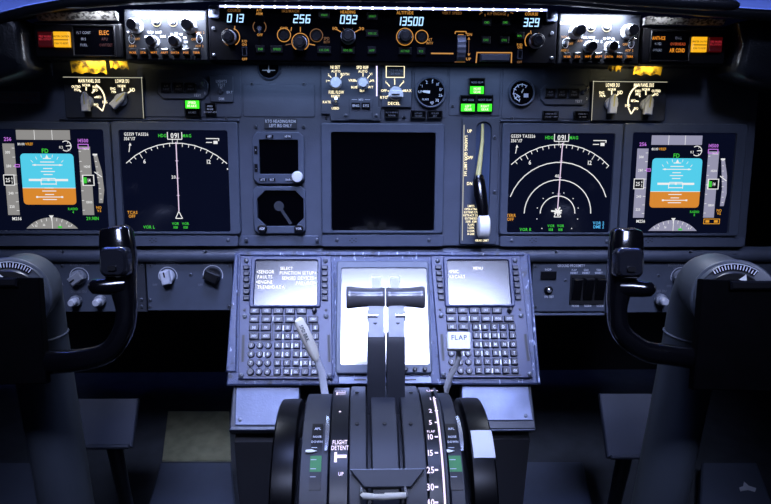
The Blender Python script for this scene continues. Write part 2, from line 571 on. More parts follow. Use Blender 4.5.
screws(pan, [(252, 84), (304, 84), (226, 118.6), (404, 117.3), (452.5, 106), (512, 118.6), (326, 117.5)], 1.7, h=.0035)
for (sx_, sy_) in ((246, 240), (317, 240), (337, 240), (429, 240), (228, 240), (512, 240.5), (607, 241.5)):
    k = pan.k(sx_, sy_); x, y = pan.q(sx_, sy_, .008); q = MB(); q.lathe(x, y, [(1.8 * k, .0042), (1.8 * k, .009), (1.2 * k, .0095)], 12); pan.part('screw', q, 'screw')
for gx in (152, 352, 532, 648):
    q = MB()
    for dx, dy in ((0, -2), (-2, 0), (0, 2), (4, -2), (4, 1), (2, 0)):
        x, y = pan.q(gx + dx, 240.5 + dy, .008); q.disc(x, y, .0011, .0083, 0, 8)
    pan.part('vent_dots', q, 'ink', smooth=0)
texts(pan, [('YAW DAMPER', 299.5, 66.5, 3.2)], 'dimpaint', z=.0006)

# yaw damper gauge, half hidden under the mode control panel
T = Thing('yaw_damper_gauge', 'small round black gauge with white cross pointer, half hidden under the mode control panel', 'gauge', MAIN, 269, 68, h=.0008)
k = T.k(269, 68)
b = MB(); b.lathe(0, 0, [(11.8 * k, 0), (11.8 * k, .004), (10.8 * k, .006), (10 * k, .004), (9.8 * k, .002)], 32); T.part('bezel', b, 'panel_edge')
b = MB(); b.disc(0, 0, 10 * k, .0028, 0, 32); T.part('dial_face', b, 'faceblack')
b = MB(); y = T.q(269, 70.5)[1]; b.rect(0, y, 13 * k, .8 * k, .0032); b.rect(0, y + 3 * k, .9 * k, 7 * k, .0034); b.disc(0, y - .8 * k, 1.6 * k, .0036); b.rect(0, y + 6.5 * k, 13 * k, .5 * k, .0033)
T.part('needle', b, 'white')

# placards
T = Thing('heading_placard', 'dark placard with two lines of white capitals above the square standby horizon', 'placard', MAIN, 280.5, 123.4, h=.0022)
x0, y0, x1, y1 = T.r(264.5, 118.6, 297, 128.4); b = MB(); b.box(x0, y0, x1, y1, 0, .0012, .0003); T.part('sign_plate', b, 'darkplate')
texts(T, [('RTO HEADING/RDM', 280.5, 121.2, 3.0), ('LEFT IRS ONLY', 280.5, 125.6, 3.0)], 'paint', z=.0014, sx=.72)
T = Thing('warning_placard', 'faded grey placard with two dim lines on the dark panel above the leftmost flight display', 'placard', MAIN, 15, 97.5, h=.0008)
x0, y0, x1, y1 = T.r(-16, 91.5, 40, 103.5); b = MB(); b.box(x0, y0, x1, y1, 0, .0012, .0003); T.part('sign_plate', b, mat('faded_placard', '#6d6f78', .6))
texts(T, [('NOT TO BE OPERATED', 14, 95, 3.4), ('WITHOUT PERMIT', 14, 100, 3.4)], mat('placard_letters', '#77565a', .6), z=.0014)


# ------------------------------------------------------------------ display units
def display_unit(name, label, o, i, group='main panel display units', glass='lcd', fr=MAIN, zb=.008, zg=.004):
    T = Thing(name, label, 'display', fr, (o[0] + o[2]) / 2, (o[1] + o[3]) / 2, group, h=.0022)
    X0, Y0, X1, Y1 = T.r(*o); x0, y0, x1, y1 = T.r(*i, zg)
    b = MB(); b.frame(rr(X0, Y0, X1, Y1, .005, 4), rr(x0, y0, x1, y1, .004, 4), 0, zb, zg - .002, .0016); T.part('bezel', b, 'bezel')
    g = MB(); g.box(x0 - .0005, y0 - .0005, x1 + .0005, y1 + .0005, .0006, zg); T.part('screen', g, glass)
    T.zg = zg + .0003
    return T


def primary_display(T, dx, dy, S, unit_text, approach):
    """flight-display symbols. Positions are those of the captain's unit shifted along the panel by (dx, dy) metres"""
    z = T.zg

    def P(px, py):
        a = T.fr.p(px, py, T.h0 + z)
        return (a.x + dx - T.c.x, a.y + dy - T.c.y)
    k = MAIN.p(48, 180).x - MAIN.p(47, 180).x
    # annunciation strip
    b = MB(); a, c = P(16.3, 139.6), P(70, 130.2); xm = (P(16, 135)[0], P(70, 135)[0])
    b.flat([(xm[0], a[1]), (xm[1], a[1]), (xm[1], c[1]), (xm[0], c[1])], z)
    for xx in (34.3, 52):
        x = P(xx, 135)[0]; b.rect(x, (a[1] + c[1]) / 2, .5 * k, c[1] - a[1], z + .00015, 1)
    T.part('mode_strip', b, [S, 's_white'], smooth=0)
    # horizon ball
    x0, x1 = P(22, 180)[0], P(75, 180)[0]; yt, yh, yb = P(48, 153.6)[1], P(48, 188)[1], P(48, 204.6)[1]
    xc = (x0 + x1) / 2
    r = .006; sky = [p for p in rr(x0, yt - .05, x1, yt, r, 4) if p[1] > yt - .02]
    b = MB(); b.flat([(x0, yh), (x1, yh)] + sky, z, 0)
    gnd = [p for p in rr(x0, yb, x1, yb + .05, r, 4) if p[1] < yb + .02]
    b.flat(gnd[:5] + [(x1, yh), (x0, yh)] + gnd[5:], z, 1)
    b.rect(xc, yh, x1 - x0, .5 * k, z + .00015, 2)
    for dyp, w in ((9, 8), (12.5, 14), (15.5, 30), (19, 9), (22, 14), (25, 9), (29, 14), (38.5, 9), (41.5, 14), (45, 9), (47.5, 24), (50, 14)):
        b.rect(xc, P(48, 149.5 + dyp)[1], w * k, .85 * k, z + .0002, 2)
    for sgn in (-1, 1):
        b.rect(xc + sgn * 12.5 * k, P(48, 197)[1], 2 * k, 1.8 * k, z + .0003, 2)
        b.rect(xc + sgn * 12.5 * k, P(48, 165)[1], 2 * k, 1.6 * k, z + .0003, 2)
        b.rect(xc + sgn * 13 * k, P(48, 180)[1], 13 * k, 2.2 * k, z + .0003, 2)      # aircraft wings
        b.rect(xc + sgn * 7.5 * k, P(48, 182.5)[1], .7 * k, 5 * k, z + .0003, 2)
        for i in range(1, 4):                                                            # bank scale
            a = R(90 + sgn * 14 * i); q = P(48, 178)[1]
            c0 = (xc + 21 * k * math.cos(a), q + 21 * k * math.sin(a)); c1 = (xc + 24 * k * math.cos(a), q + 24 * k * math.sin(a)); b.line(c0, c1, .5 * k, z + .0003, 2)
    b.rect(xc, P(48, 180)[1], 17 * k, .9 * k, z + .0003, 2); b.rect(xc, P(48, 184)[1], 15 * k, .9 * k, z + .0003, 2); b.rect(xc, P(48, 180)[1], 2 * k, 2 * k, z + .0004, 2)
    b.flat([(xc - 2 * k, yt - 5 * k), (xc + 2 * k, yt - 5 * k), (xc, yt - 1 * k)], z + .0003, 2)
    T.part('attitude_indicator', b, ['s_cyan', 's_brown', 's_white'], smooth=0)
    # speed tape
    xs0, xs1 = P(5.2, 179)[0], P(17, 179)[0]; ya, yb2 = P(8, 143.5)[1], P(15, 215)[1]
    b = MB(); b.flat([(xs0, yb2), (xs1, yb2), (xs1, ya), (xs0, ya)], z, 0)
    for i in range(8):
        b.rect(xs1 - 1.4 * k, ya + (yb2 - ya) * (i + .5) / 8, 2.6 * k, .5 * k, z + .0002, 1)
    for i, t in enumerate(('300', '280', None, '240', '220')):
        if t:
            b.text(t, (xs0 + xs1) / 2 - 1.2 * k, ya + (yb2 - ya) * (i * .19 + .12), 2.6 * k, z + .0002, 1, .8)
    yc = P(9, 180)[1]; xr = (xs0 + xs1) / 2 - 2 * k
    b.rect(xr, yc, 11 * k, 11 * k, z + .0003, 1); b.rect(xr, yc, 9.4 * k, 9.4 * k, z + .0004, 2)
    b.text('25', xr - 1.2 * k, yc, 4 * k, z + .0006, 1, .75); b.text('6', xr + 3 * k, yc + 2 * k, 2.6 * k, z + .0006, 1, .75); b.text('5', xr + 3 * k, yc - 2 * k, 2.6 * k, z + .0006, 1, .75)
    T.part('airspeed_tape', b, [S, 's_white', 's_black'], smooth=0)
    # altitude tape
    xa0, xa1 = P(80.5, 179)[0], P(92, 179)[0]; ya, yb2 = P(84, 146.5)[1], P(90, 215)[1]
    b = MB(); b.flat([(xa0, yb2), (xa1, yb2), (xa1, ya), (xa0, ya)], z, 0)
    for i in range(7):
        b.rect(xa0 + 1.2 * k, ya + (yb2 - ya) * (i + .5) / 7, 2.2 * k, .5 * k, z + .0002, 1)
    for i, t in enumerate(('14600', '14200', None, '13800')):
        if t:
            b.text(t, (xa0 + xa1) / 2 + 1.6 * k, ya + (yb2 - ya) * (.03 + i * .26), 2.3 * k, z + .0002, 1, .75)
    xr = (xa0 + xa1) / 2 + 2 * k
    b.rect(xr, yc, 12 * k, 11 * k, z + .0003, 1); b.rect(xr + .2 * k, yc, 9.8 * k, 9.4 * k, z + .0004, 2)
    b.rect(xr - 3.2 * k, yc, 3.4 * k, 6 * k, z + .0005, 3); b.text('14', xr + 1 * k, yc, 3.4 * k, z + .0006, 1, .75)
    T.part('altitude_tape', b, [S, 's_white', 's_black', 's_green'], smooth=0)
    # vertical speed scale
    pts = [P(93.2, 154), P(96.8, 154), P(101.8, 171), P(104.2, 190), P(103, 203), P(99, 203), P(98.6, 185), P(96, 170)]
    b = MB(); b.flat(pts[::-1], z, 0)
    for i in range(9):
        c = P(95.2 + i * .75, 156 + i * 5.4); b.rect(c[0], c[1], 2 * k, .5 * k, z + .0002, 1)
    c0, c1 = P(94.5, 172), P(102, 177); b.line(c0, c1, .9 * k, z + .0003, 1)
    b.rect(P(95, 154.6)[0], P(95, 154.6)[1], 4.4 * k, 1.6 * k, z + .0003, 1)
    T.part('vertical_speed_scale', b, [S, 's_white'], smooth=0)
    # heading dial (a segment of a disc cut off by the lower edge)
    c = P(54, 251.4); rad = 34 * k; ych = P(54, 228.6)[1]; top = P(54, 217.4)[1]; rad = top - c[1]
    half = math.degrees(math.acos((ych - c[1]) / rad)); pts = []
    for i in range(17):
        a = R(90 - half + 2 * half * i / 16); pts.append((c[0] + rad * math.cos(a), c[1] + rad * math.sin(a)))
    b = MB(); b.flat(pts, z, 0)
    for i in range(-4, 5):
        a = R(90 + i * 9); b.line((c[0] + rad * .99 * math.cos(a), c[1] + rad * .99 * math.sin(a)), (c[0] + rad * .9 * math.cos(a), c[1] + rad * .9 * math.sin(a)), .5 * k, z + .0002, 1)
    b.rect(c[0] + .4 * k, (top + ych) / 2, .6 * k, top - ych, z + .0003, 1)
    for dx_, t in ((-16, '33'), (-8, '36'), (8, '3'), (17, '6')):
        b.text(t, c[0] + dx_ * k, ych + 2.4 * k + (6 - abs(dx_) * .3) * k * .4, 2.2 * k, z + .0002, 1, .8)
    b.flat([(c[0] - 2.4 * k, top + 2 * k), (c[0], top - 1.5 * k), (c[0] + 2.4 * k, top + 2 * k)], z + .0004, 1)
    b.rect(c[0] + 8 * k, ych + 1.6 * k, 4 * k, 2 * k, z + .0004, 2)
    T.part('heading_dial', b, [S, 's_white', 's_green'], smooth=0)
    # angle of attack gauge
    c = P(66, 146); b = MB(); b.arc(c[0], c[1], 5 * k, .8 * k, -130, 130, z)
    for a in (-60, 0, 60):
        a = R(a); b.line((c[0] + 5 * k * math.cos(a), c[1] + 5 * k * math.sin(a)), (c[0] + 3 * k * math.cos(a), c[1] + 3 * k * math.sin(a)), .5 * k, z)
    b.line(c, (c[0] + 4.6 * k, c[1] + .6 * k), .8 * k, z + .0002); b.text('0.2', c[0] - 5 * k, c[1] - 1.2 * k, 2.4 * k, z, 0, .8)
    T.part('angle_gauge', b, 's_white', smooth=0)
    # coloured readouts
    b = MB()
    q = P(7.5, 139); b.text('256', q[0], q[1], 3.6 * k, z, 0, .9); q = P(83, 140.6); b.text('14500', q[0], q[1], 3.4 * k, z, 0, .85)
    q = P(83.2, 146.3)
    for (w, h, ox, oy) in ((10, .8, 0, 2.0), (10, .8, 0, -2.0), (.8, 4.6, -5, 0), (.8, 4.6, 5, 0)):
        b.rect(q[0] + ox * k, q[1] + oy * k, w * k, h * k, z + .0004, 0)
    q = P(17.3, 165.7); b.rect(q[0], q[1], 5 * k, 3 * k, z + .0003, 0); b.rect(q[0] + .2 * k, q[1], 3.4 * k, 1.5 * k, z + .0004, 1)
    T.part('selected_values', b, ['s_mag', 's_black'], smooth=0)
    b = MB(); q = P(45, 150.8); b.text('FD', q[0], q[1], 4.2 * k, z, 0, .9)
    q = P(73, 209.5); b.text('RADIO', q[0], q[1] + .6 * k, 2.4 * k, z, 0, .85); b.text(unit_text, q[0], q[1] - 2.6 * k, 2.4 * k, z, 0, .85)
    if not approach:
        q = P(92.5, 218.4); b.text('29.91IN', q[0], q[1], 3.2 * k, z, 0, .85)
    T.part('status_text', b, 's_green', smooth=0)
    b = MB(); q = P(29, 144); b.text('VREF', q[0], q[1], 2.6 * k, z, 0, .85); q = P(99, 209); b.text('NO', q[0], q[1] + 1.6 * k, 2.6 * k, z, 0, .9); b.text('VS', q[0], q[1] - 1.8 * k, 2.6 * k, z, 0, .9)
    if approach:
        q = P(92.5, 218.8)
        for (w, h, ox, oy) in ((17, .7, 0, 2.5), (17, .7, 0, -2.5), (.7, 5.6, -8.4, 0), (.7, 5.6, 8.4, 0), (4, 2.6, -4.6, 0), (4, 2.6, 4.6, 0)):
            b.rect(q[0] + ox * k, q[1] + oy * k, w * k, h * k, z + .0002, 0)
    T.part('caution_text', b, 's_amber', smooth=0)
    b = MB(); q = P(17, 218.6); b.text('M256', q[0], q[1], 3 * k, z, 0, .9); q = P(21, 144); b.text('80.00', q[0], q[1], 2.4 * k, z, 0, .8)
    T.part('readout_text', b, 's_white', smooth=0)


PFDL = display_unit('display_unit', "flight display with blue and brown horizon and grey tapes, farthest left screen", (-24, 121.6, 114, 233.8), (-14, 129, 107, 231))
primary_display(PFDL, 0, 0, 's_grey', '4', False)
PFDR = display_unit('display_unit', "flight display with blue and brown horizon and lilac tapes, farthest right screen", (620, 123.6, 741, 235.6), (629, 132.5, 732, 233.6))
_a, _b = MAIN.p(48.5, 180), MAIN.p(672.3, 183.8)
primary_display(PFDR, _b.x - _a.x, _b.y - _a.y, 's_lilac', '11', True)


def nav_display(T, c, r0, rings, arc_ends, line, box, left):
    z = T.zg
    k = T.k(c[0], c[1])

    def P(px, py):
        return T.q(px, py, z)
    cx, cy = P(*c); rr0 = P(c[0], r0)[1] - cy
    b = MB(); a0, a1 = arc_ends; b.arc(cx, cy, rr0, .8 * k, a0, a1, z)
    n = 9
    for i in range(-n, n + 1):
        a = 90 + i * 5.1
        if a < a0 or a > a1:
            continue
        ln = (6 if i in (-6, 6) else 3.4) * k; a = R(a)
        b.line((cx + rr0 * math.cos(a), cy + rr0 * math.sin(a)), (cx + (rr0 - ln) * math.cos(a), cy + (rr0 - ln) * math.sin(a)), .6 * k, z)
    for i, t in ((-6, '12'), (6, '6')):
        a = R(90 + i * 5.1); b.text(t, cx + (rr0 - 9.5 * k) * math.cos(a), cy + (rr0 - 9.5 * k) * math.sin(a), 4 * k, z, 0, .9)
    T.part('compass_arc', b, 's_white', smooth=0)
    if rings:
        b = MB()
        for ry, e0, e1 in rings:
            b.arc(cx, cy, P(c[0], ry)[1] - cy, .9 * k, e0, e1, z)
        for i in range(12):
            a = R(15 + i * 30); b.disc(cx + 21 * k * math.cos(a), cy + 21 * k * math.sin(a), .55 * k, z, 0, 8)
        T.part('range_rings', b, 's_white', smooth=0)
    b = MB(); p0, p1 = P(*line[0]), P(*line[1]); b.line(p0, p1, 1.0 * k, z + .0002)
    for f in (.27, .52, .77):
        b.rect(p0[0] + (p1[0] - p0[0]) * f, p0[1] + (p1[1] - p0[1]) * f, 3 * k, .5 * k, z + .0002)
    T.part('track_line', b, 's_pink', smooth=0)
    b = MB(); t = 3.4 * k
    for a, d in (((-1, -1), (1, -1)), ((1, -1), (0, 1.1)), ((0, 1.1), (-1, -1))):
        b.line((cx + a[0] * t, cy + a[1] * t), (cx + d[0] * t, cy + d[1] * t), .8 * k, z + .0003)
    if not left:
        for i in range(7):
            a = R(i * 51 + 20); L = (6.5 if i % 2 else 4.5) * k
            b.line((cx, cy + 2 * k), (cx + L * math.cos(a), cy + 2 * k + L * .7 * math.sin(a)), 1.6 * k, z + .0004)
    T.part('aircraft_symbol', b, 's_white', smooth=0)
    b = MB(); bx, by = P(*box); b.text('091', bx, by, 5 * k, z, 0, .85)
    for s_ in (-1, 1):
        b.rect(bx + s_ * 7 * k, by, .8 * k, 7 * k, z)
    b.rect(bx, by - 3.6 * k, 14 * k, .8 * k, z)
    for s_ in (-1, 1):
        b.line((bx + s_ * 2.4 * k, by - 8 * k), (bx + s_ * 2.4 * k, by - 4 * k), .5 * k, z)
    T.part('heading_box', b, 's_white', smooth=0)
    b = MB(); b.text('HDG', bx - 12 * k, by, 3 * k, z); b.text('MAG', bx + 12 * k, by, 3 * k, z)
    return P, k, z, b


NDL = display_unit('display_unit', 'navigation display with a single white compass arc, beside the leftmost flight display', (115.5, 121.6, 240, 233.8), (121.8, 130, 229.5, 232))
P, k, z, b = nav_display(NDL, (179, 215), 143, None, (46, 134), ((176, 142), (179, 211)), (174.6, 135.6), True)
q = P(149, 227); b.text('VOR L', q[0], q[1], 3 * k, z)
for qx in (175.5, 185.5):
    q = P(qx, 224); b.text('VOR', q[0], q[1] + .4 * k, 2.6 * k, z); b.text('108', q[0], q[1] - 3.4 * k, 2.6 * k, z)
NDL.part('mode_text', b, 's_green', smooth=0)
b = MB(); q = P(124, 134); b.text('GS359 TAS326', q[0], q[1], 3 * k, z, 0, .8, 'l'); q = P(124, 138.6); b.text('356°/17', q[0], q[1], 3 * k, z, 0, .8, 'l')
p0, p1 = P(129, 152), P(130, 143.5); b.line(p0, p1, .7 * k, z); b.flat([(p1[0] - 1.3 * k, p1[1] - 2 * k), (p1[0] + 1.4 * k, p1[1] - 2 * k), (p1[0], p1[1] + .8 * k)], z)
q = P(212.5, 138.6); b.rect(q[0], q[1], 13 * k, .8 * k, z); q = P(209, 142.4); b.rect(q[0], q[1], 6 * k, .8 * k, z); q = P(215.5, 142.4); b.rect(q[0], q[1], 4 * k, 3 * k, z); q = P(218.6, 139.6); b.rect(q[0], q[1], .8 * k, 2.6 * k, z)
q = P(173.6, 177); b.text('20', q[0], q[1], 3 * k, z, 0, .9); q = P(227.5, 169); b.disc(q[0], q[1], .8 * k, z, 0, 8)
NDL.part('readout_text', b, 's_white', smooth=0)
b = MB(); q = P(132.4, 212.4); b.text('TCAS', q[0], q[1], 3 * k, z); b.text('OFF', q[0] - .6 * k, q[1] - 3.8 * k, 3 * k, z); NDL.part('caution_text', b, 's_amber', smooth=0)

NDR = display_unit('display_unit', 'navigation display with concentric white range rings, beside the rightmost flight display', (500, 123.4, 619, 234.2), (508, 133, 611.8, 232.8))
P, k, z, b = nav_display(NDR, (557.5, 213.5), 144.3, ((162.2, 19, 161), (179.8, 0, 180), (196, 0, 180)), (44, 135), ((562.6, 143), (557.6, 209)), (561.6, 137.6), False)
q = P(525.5, 229.5); b.text('VOR R', q[0], q[1], 3 * k, z)
for qx in (551, 560.6):
    q = P(qx, 226.2); b.text('VOR', q[0], q[1] + .4 * k, 2.6 * k, z); b.text('108', q[0], q[1] - 3.4 * k, 2.6 * k, z)
NDR.part('mode_text', b, 's_green', smooth=0)
b = MB(); q = P(511, 136); b.text('GS359 TAS326', q[0], q[1], 3 * k, z, 0, .8, 'l'); q = P(511, 140.6); b.text('356°/17', q[0], q[1], 3 * k, z, 0, .8, 'l')
p0, p1 = P(515.5, 153.5), P(517, 145.5); b.line(p0, p1, .7 * k, z); b.flat([(p1[0] - 1.3 * k, p1[1] - 2 * k), (p1[0] + 1.4 * k, p1[1] - 2 * k), (p1[0], p1[1] + .8 * k)], z)
q = P(600, 140.6); b.rect(q[0], q[1], 13 * k, .8 * k, z); q = P(596, 144.4); b.rect(q[0], q[1], 6 * k, .8 * k, z); q = P(602.5, 144.4); b.rect(q[0], q[1], 4 * k, 3 * k, z); q = P(606, 141.6); b.rect(q[0], q[1], .8 * k, 2.6 * k, z)
q = P(557, 176); b.text('40', q[0], q[1], 3 * k, z, 0, .9)
NDR.part('readout_text', b, 's_white', smooth=0)
b = MB(); q = P(511.2, 215.4); b.text('TERR', q[0], q[1], 3 * k, z); b.text('OFF', q[0] - .6 * k, q[1] - 3.8 * k, 3 * k, z); NDR.part('caution_text', b, 's_amber', smooth=0)
b = MB(); q = P(598.5, 223); b.text('VOR 2', q[0], q[1], 3 * k, z); b.text('DME 2', q[0] + .4 * k, q[1] - 3.8 * k, 3 * k, z); NDR.part('source_text', b, 's_blue', smooth=0)

EIC = display_unit('display_unit', 'blank dark engine display in the middle of the main panel, nothing shown on it', (321.5, 123.5, 443.5, 233), (331, 132, 435, 231), glass='glass')

# ------------------------------------------------------------------ standby instruments
T = Thing('standby_horizon', 'square unlit standby horizon with a round white knob at its lower corner', 'standby instrument', MAIN, 279, 157, h=.0018)
X0, Y0, X1, Y1 = T.r(253.3, 131.8, 304.8, 183.6); x0, y0, x1, y1 = T.r(259.2, 139.4, 298.6, 174.4, .006)
b = MB(); b.frame(octo(X0, Y0, X1, Y1, .008), octo(x0, y0, x1, y1, .0015), 0, .009, .003, .0015); T.part('bezel', b, 'bezel')
b = MB(); b.box(x0 - .0008, y0 - .0008, x1 + .0008, y1 + .0008, .001, .005); T.part('screen', b, 'glass')
for (bx, by, w, h, t) in ((269.6, 136.4, 7.6, 3.2, 'APP'), (287.8, 136.4, 7.6, 3.2, 'HP/IN'), (255.9, 150, 3.2, 8, '+'), (256.2, 168, 3.2, 8, '-'), (263, 179.6, 7, 3, 'ATT'), (272, 179.6, 7, 3, 'RST'), (289, 179.6, 7, 3, 'BARO')):
    kx = T.k(bx, by); x, y = T.q(bx, by, .009); q = MB(); q.box(x - w * kx / 2, y - h * kx / 2, x + w * kx / 2, y + h * kx / 2, .0092, .0105, .0004)
    q.text(t, x, y, 2.2 * kx, .0108, 1, .7); T.part('push_button', q, ['satin', 'paint'])
q_ = T.k(297, 176); x, y = T.q(297.6, 176.6, .009)
b = MB(); b.lathe(x, y, [(5.4 * q_, .0094), (5.6 * q_, .018), (4.8 * q_, .0205), (2 * q_, .021)], 24); T.part('knob', b, 'white', label='round white knob')
screws(T, [(255.8, 126.6), (303.6, 126.6)], 1.9)
T = Thing('standby_compass', 'octagonal unlit standby compass with two small knobs, below the square standby horizon', 'standby instrument', MAIN, 279.6, 209, h=.0018)
X0, Y0, X1, Y1 = T.r(254, 186, 306, 233); x0, y0, x1, y1 = T.r(257.2, 190, 304, 226.6, .006)
b = MB(); b.frame(octo(X0, Y0, X1, Y1, .007), octo(x0, y0, x1, y1, .014), 0, .009, .003, .0015); T.part('bezel', b, 'bezel')
b = MB(); b.prism(octo(x0 - .0006, y0 - .0006, x1 + .0006, y1 + .0006, .014), .001, .004); T.part('dial_glass', b, 'glass')
kx = T.k(280, 209); p0, p1 = T.q(279, 206, .004), T.q(291, 224, .004)
b = MB(); b.line(p0, p1, 3 * kx, .0043); b.disc(p0[0], p0[1], 5 * kx, .0045); T.part('needle', b, 'darkplate')
for nx, ny in ((262.6, 228), (299, 228)):
    x, y = T.q(nx, ny, .009); b = MB()
    b.prism([(x + 4.8 * kx * math.cos(R(a)) * 1, y + 3.6 * kx * math.sin(R(a))) for a in range(0, 360, 20)], .0092, .016, .001); b.text('ADF' if nx < 280 else 'VOR', x, y, 2.3 * kx, .0163, 1, .8)
    T.part('knob', b, ['knobblack', 'paint'])

# ------------------------------------------------------------------ display selector modules
def selector_module(label, rect, titles, knobs, items, lines, arc):
    T = Thing('display_selector', label, 'switch panel', MAIN, (rect[0] + rect[2]) / 2, (rect[1] + rect[3]) / 2, 'display selector modules', h=.0022)
    x0, y0, x1, y1 = T.r(*rect); b = MB(); b.prism(rr(x0, y0, x1, y1, .002, 2), 0, .006, .001); T.part('faceplate', b, 'darkplate')
    T.h0 += .006; zz = .006

    def up(o):
        return o
    mb = MB()
    for t, a, c, py, h in titles:
        fit_text(mb, T, t, a, c, py, h, .0006)
    for t, px, py, h in items:
        x, y = T.q(px, py); mb.text(t, x, y, h * T.k(px, py), .0006, 0, .74, sp=.12)
    up(T.part('lettering', mb, 'warm', smooth=0))
    mb = MB()
    for (ax, ay), (bx, by) in lines:
        mb.line(T.q(ax, ay), T.q(bx, by), 1.2 * T.k(ax, ay), .0005)
    c, r, a0, a1 = arc; x, y = T.q(*c); kk = T.k(*c); mb.arc(x, y, r * kk, 1.5 * kk, a0, a1, .0005)
    up(T.part('scale_lines', mb, 'warm', smooth=0))
    for px, py, w, l, ang in knobs:
        up(bar_knob(T, px, py, w, l, .016, ang, 'knobwhite', 'oldyellow'))
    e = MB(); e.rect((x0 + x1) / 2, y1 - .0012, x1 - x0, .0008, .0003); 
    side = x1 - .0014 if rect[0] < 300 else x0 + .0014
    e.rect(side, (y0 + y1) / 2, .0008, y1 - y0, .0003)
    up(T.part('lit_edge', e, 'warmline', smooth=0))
    for c_ in T.e.children:
        if not c_.name.startswith('faceplate'):
            c_.location.z += zz
    return T


selector_module("display selector with one upright and one slanted grey knob and glowing legends", (66, 77, 144.6, 118.3),
                [('MAIN PANEL DUS', 78.5, 100, 80.8, 3.4), ('LOWER DU', 115.4, 129, 81, 3.4)],
                [(88, 102, 12, 19, 92), (121.5, 100, 12, 20, 43)],
                [('OUTBD', 76.2, 86.6, 2.4), ('PFD', 76.6, 89.8, 2.4), ('NORM', 86.3, 85.2, 2.4), ('INBD', 95.6, 87, 2.4), ('MFD', 95.4, 90.2, 2.4), ('MFD', 99, 97, 2.4), ('PFD', 96.4, 104.8, 2.4), ('ENG', 105, 102, 2.4),
                 ('ENG', 113, 88.6, 2.4), ('PRI', 113.4, 91.8, 2.4), ('NORM', 121.7, 86, 2.4), ('ND', 132.6, 89.8, 3.4)],
                [((81, 92), (79, 89.5)), ((86.3, 90.5), (86.3, 87)), ((92, 93), (94.5, 91)), ((94.5, 97.5), (97, 97)), ((93, 103.5), (95, 104.3)), ((97, 106), (102.6, 111)), ((102.6, 111), (105, 103)), ((116, 92.5), (114.5, 91)), ((122.6, 91), (122.4, 87.5)), ((128, 93), (131.4, 90.4))],
                ((88, 99.5), 17, -12, 58))
selector_module("display selector with two upright grey knobs and glowing legends", (590.5, 81.3, 664.5, 121),
                [('LOWER DU', 606, 619.5, 85, 3.4), ('MAIN PANEL DUS', 634, 654, 85, 3.4)],
                [(610.6, 104, 12.5, 19, 87), (646, 105, 12.5, 19, 85)],
                [('ENG', 601.6, 92.6, 2.4), ('PRI', 601.4, 95.8, 2.4), ('NORM', 611.7, 89.4, 2.4), ('ND', 620, 92.4, 3.4), ('INBD', 638, 91, 2.4), ('MFD', 638, 94.2, 2.4), ('NORM', 645.7, 89.4, 2.4), ('OUTBD', 656, 91, 2.4), ('PFD', 656, 94.4, 2.4), ('MFD', 633.3, 100.7, 2.4), ('PFD', 636, 108.6, 2.4), ('ENG', 627.5, 105.5, 2.4)],
                [((605, 96.5), (603.5, 94.8)), ((611.6, 95), (611.7, 90.5)), ((616, 96), (618.5, 93.8)), ((640, 97), (639, 95)), ((645.8, 95), (645.7, 90.5)), ((652, 96), (654.5, 94.5)), ((635.5, 101), (638.5, 101.4)), ((635, 108), (631, 114)), ((631, 114), (628, 107))],
                ((646, 101.5), 18, 120, 195))


# ------------------------------------------------------------------ octagonal annunciator modules beside the selectors
def mode_annunciator(label, rect, sq, y0_, y1_, dot, test, one, two):
    T = Thing('autoflight_annunciator', label, 'annunciator', MAIN, (rect[0] + rect[2]) / 2, (rect[1] + rect[3]) / 2, 'autoflight annunciators', h=.0022)
    x0, y0, x1, y1 = T.r(*rect); b = MB(); b.prism(octo(x0, y0, x1, y1, .009), 0, .004, .001); T.part('faceplate', b, 'plate')
    for (a, c), t in zip(sq, (('A/P', 'P/RST'), ('A/T', 'P/RST'), ('FMC', 'P/RST'))):
        X0, Y0, X1, Y1 = T.r(a, y0_, c, y1_, .004); b = MB(); b.box(X0, Y0, X1, Y1, .0042, .0075, .0008)
        o = T.part('push_light', b, 'satin'); mb = MB(); mb.text(t[0], (X0 + X1) / 2, (Y0 * .35 + Y1 * .65), .0032, .0077); mb.text(t[1], (X0 + X1) / 2, (Y0 * .68 + Y1 * .32), .0028, .0077); T.part('lettering', mb, 'dimpaint', o, smooth=0)
    o = toggle(T, dot[0], dot[1], 2.4, ang=60); o.location.z += .004
    o = texts(T, [('TEST', test[0], test[1], 2.4), ('1', one[0], one[1], 2.4), ('2', two[0], two[1], 2.4)], 'paint', z=.0045)


mode_annunciator('octagonal annunciator with three unlit square lights above the single-arc navigation display', (157.5, 77, 208.8, 99), ((161.4, 171.8), (174, 184.4), (186.2, 196.5)), 82.7, 92.6, (202.6, 87), (197.4, 95.2), (204.8, 82), (204.8, 93))
mode_annunciator('octagonal annunciator with three unlit square lights beside the brake pressure gauge', (540, 84.6, 588.8, 104.8), ((545, 554.9), (556.8, 566.6), (568.5, 578.8)), 88.7, 98, (582.8, 92.4), (578.6, 101.2), (586.6, 88.4), (586.8, 98.6))

T = Thing('light_switch_module', 'small grey module with one toggle switch for testing lights, beside the left octagonal annunciator', 'switch panel', MAIN, 221.7, 89, h=.0022)
x0, y0, x1, y1 = T.r(210.2, 75.6, 233.4, 102.2); b = MB(); b.prism(rr(x0, y0, x1, y1, .0015, 2), 0, .004, .0008); T.part('faceplate', b, 'plate')
texts(T, [('LIGHTS', 221.4, 81.2, 2.6), ('TEST', 221.4, 85, 2.6), ('BRT', 229.6, 92.2, 2.5), ('DIM', 221.5, 98.8, 2.5)], 'paint', z=.0044)
toggle(T, 221.6, 91.8, 2.6, ang=70).location.z += .004

